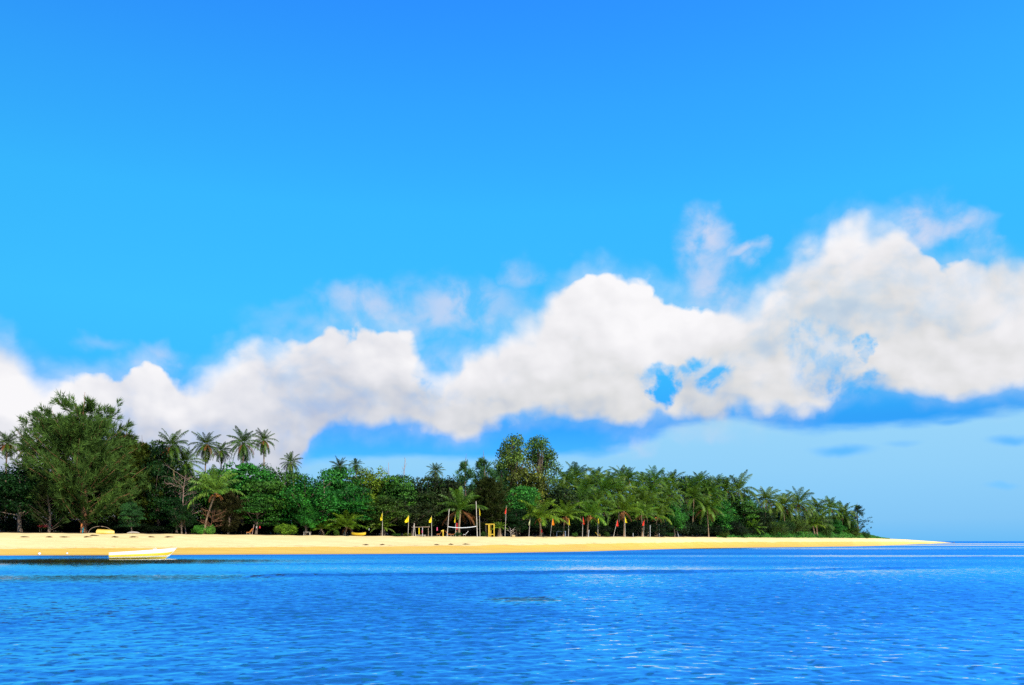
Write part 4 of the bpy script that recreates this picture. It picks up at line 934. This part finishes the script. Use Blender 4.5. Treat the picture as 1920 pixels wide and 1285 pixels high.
# upturned yellow boat
D = float(Dt(198)) - .8; k = D / F; p = at(198, D); L = 31 * k; H_ = 8.2 * k
root = empty('upturned_boat', p + Vector((-L / 2, 0, 0)), R(6)); tag(root, 'yellow boat lying upside down on the sand under the huge casuarina', 'boat')
st2 = hull_mesh(L, 1.2, lambda u: .02 - .0 * u, lambda u: H_ * (1.0 - .12 * u - .25 * max(0, u - .8) / .2), .9, .15)
Vh, Fh = loft(st2); g = G(); g.add(Vh, Fh); ts = st2[0]; g.add(np.concatenate([ts, ts * [1, 0, 1]]), [[i_, i_ + 1, i_ + 12, i_ + 11] for i_ in range(10)]); te = st2[-1]; g.add(np.concatenate([te, te * [1, 0, 1]]), [[i_, i_ + 1, i_ + 12, i_ + 11] for i_ in range(10)])
g.build('hull', pmat('faded_yellow', (.85, .58, .13), .5, .4, .12, 2), root, True)
for sd_ in (0, -1):
    g = G(); ln = st2[:, sd_] + [0, 0, .03]; g.tube(ln, np.full(len(ln), .045), 6); g.build('gunwale', M_YW, root, True)
g = G(); g.tube(st2[:, 5] + [0, 0, .02], np.full(len(st2), .03), 5); g.build('keel', M_YW, root, True)
# canoe
D = float(Dt(673)) - 1.0; k = D / F; p = at(673, D); L = 27 * k
root = empty('canoe', p + Vector((-L / 2, 0, .02)), R(-4)); tag(root, 'yellow canoe lying on the sand right of the small drooping palm', 'boat')
st3 = hull_mesh(L, .8, lambda u: .46 + .12 * (2 * u - 1) ** 2, lambda u: .02 + .22 * abs(2 * u - 1) ** 3, .8, .1)
st3[:, :, 1] *= np.sin(np.clip(np.linspace(.06, 1, 22) * math.pi, 0, math.pi * .97))[:, None] ** .5
Vh, Fh = loft(st3); g = G(); g.add(Vh, Fh); inn = st3 * [1, .9, 1]; inn[:, 1:-1, 2] += .03; Vi, Fi = loft(inn); g.add(Vi, Fi[:, ::-1]); g.build('hull', M_STRIPE, root, True)
for sd_ in (0, -1):
    g = G(); g.tube(st3[:, sd_] + [0, 0, .01], np.full(len(st3), .025), 5); g.build('gunwale', M_YW, root, True)
for u in (7, 14): g = G(); g.box((st3[u, 0, 0], 0, st3[u, 0, 2] - .05), (.18, abs(st3[u, 0, 1]) * 1.9, .03)); g.build('seat', M_TIM, root)
# planks, kayak, boards
g = G(); g.tube(np.stack([np.linspace(-.9, .9, 9), .05 * np.sin(np.linspace(0, 3, 9)), .12 + .05 * np.cos(np.linspace(-2, 2, 9))], 1), [.03, .09, .13, .14, .14, .13, .12, .08, .03], 8)
D = float(Dt(250)) - .5; tag(g.build('driftwood_log', M_DRIFT, None, True, at(250, D)), 'pale driftwood log on the sand at the foot of the small sapling', 'log')
g = G(); xs = np.linspace(-1.1, 1.1, 12); g.tube(np.stack([xs, 0 * xs, .25 + .06 * (xs / 1.1) ** 2], 1), .24 * np.sqrt(np.clip(1.02 - (xs / 1.1) ** 2, .02, 1)) + .01, 9)
D = float(Dt(84)) + 5.5; o = g.build('kayak', M_RED, None, True, at(84, D) + Vector((0, 0, .65))); tag(o, 'red kayak on a rack in the deep shade left of the huge casuarina', 'kayak')
root = empty('kayak_rack', at(84, D)); tag(root, 'low timber rack carrying the red kayak in the deep shade', 'rack')
for sx in (-.6, .6):
    for sy in (-.25, .25):
        g = G(); g.box((sx, sy, .3), (.08, .08, .7)); g.build('leg', M_TIM, root)
    g = G(); g.box((sx, 0, .655), (.08, .6, .05)); g.build('cross_bar', M_TIM, root)
def board(px, D, pyt, wpx, mat, label, lean):
    p = at(px, D); kk = D / F; h = zpy(pyt, D) - p.z; g = G(); s_ = np.linspace(0, 1, 10); wv = wpx * kk / 2 * np.sin(np.clip(s_ * .96 + .03, 0, 1) * math.pi) ** .45
    V = np.concatenate([np.stack([lean * s_ + e * wv, .12 * s_ + f, h * s_], 1) for e, f in ((-1, 0), (1, 0), (1, .06), (-1, .06))]); n_ = 10
    g.add(V, [[i_ + a_ * n_, i_ + ((a_ + 1) % 4) * n_, i_ + 1 + ((a_ + 1) % 4) * n_, i_ + 1 + a_ * n_] for i_ in range(9) for a_ in range(4)])
    o = g.build('surfboard', mat, None, False, p); tag(o, label, 'board', 'boards leaning at the trunk')
board(151.8, float(Dt(152)) + 3.6, 981.5, 3.2, M_OR, 'narrow orange board standing against the trunk of the huge casuarina', .05)
board(154.6, float(Dt(152)) + 3.7, 989, 2.4, M_TEAL, 'shorter teal board right of the orange board at the trunk', .05)
# arching dry branch behind upturned boat
D = float(Dt(190)) + 1.0; k = D / F; g = G(); q = np.linspace(0, math.pi, 14); g.tube(np.stack([-np.cos(q) * 22 * k, 0 * q, np.sin(q) ** .8 * 14 * k - .1], 1), np.linspace(.05, .03, 14), 5)
tag(g.build('dry_branch', M_TIM, None, True, at(188, D)), 'thin brown branch arching over the yellow upturned boat', 'branch')
# buoys at the water's edge
for px, D, ra, lb in ((74, 96.2, .16, 'round white buoy at the waterline, left of two'), (126, 97.3, .12, 'smaller white buoy at the waterline, left of the motor boat')):
    root = empty('mooring_buoy', at(px, D) + Vector((0, 0, ra * .75))); tag(root, lb, 'buoy', 'white buoys at the waterline')
    g = G(); kk_ = np.linspace(-1, 1, 9); g.tube(np.stack([0 * kk_, 0 * kk_, kk_ * ra], 1), ra * np.sqrt(np.clip(1.01 - kk_ ** 2, .01, 1)), 12); g.build('float', M_WH, root, True)
    g = G(); q = np.linspace(0, math.pi, 7); g.tube(np.stack([.06 * np.cos(q), 0 * q, ra + .09 * np.sin(q)], 1), np.full(7, .014), 5); g.build('eye_ring', M_TIM, root, True)
# wrack and stones on the sand
M_WRK = pmat('dry_weed', (.16, .10, .045), .9, .1, .4, 9)
def wrack(px, py, wpx, hgt_, seed, label):
    lo, hi = float(Ds(px)) + .3, float(Dt(px)) - .1; dd_ = np.linspace(lo, hi, 300); pyv = HZ - (ground(np.full(300, px), dd_) - CAMZ) / dd_ * F
    D = float(dd_[np.argmin(np.abs(pyv - py))]); p = at(px, D); r_ = np.random.default_rng(seed); g = G(); wv = wpx / F * D / 2
    for q in range(16):
        a_ = r_.uniform(-1, 1); c0 = np.array([a_ * wv, r_.normal(0, .12), .02]); d_ = np.array([r_.normal(0, .25), r_.normal(0, .15), 0])
        g.tube(np.stack([c0 - d_, c0 + [0, 0, hgt_ * r_.uniform(.5, 1) * (1 - .6 * abs(a_))], c0 + d_]), [.02, .05, .015], 5)
    tag(g.build('seaweed_clump', M_WRK, None, True, p), label, 'seaweed', 'dry seaweed clumps on the beach')
for q, px in enumerate((44, 92, 120, 163, 175, 215, 249, 283, 316)): wrack(px, 1007.6 if px != 175 else 1004.8, (7, 6, 8, 6, 11, 8, 7, 8, 7)[q], .12, q, 'small dry brown seaweed clump in the row on the pale sand at left')
for q, (px, py) in enumerate(((686, 1022.2), (717, 1022), (818, 1022), (845, 1021.4), (873, 1021))): wrack(px, py, 5, .12, 40 + q, 'small brown seaweed clump on the tide line below the yellow flags')
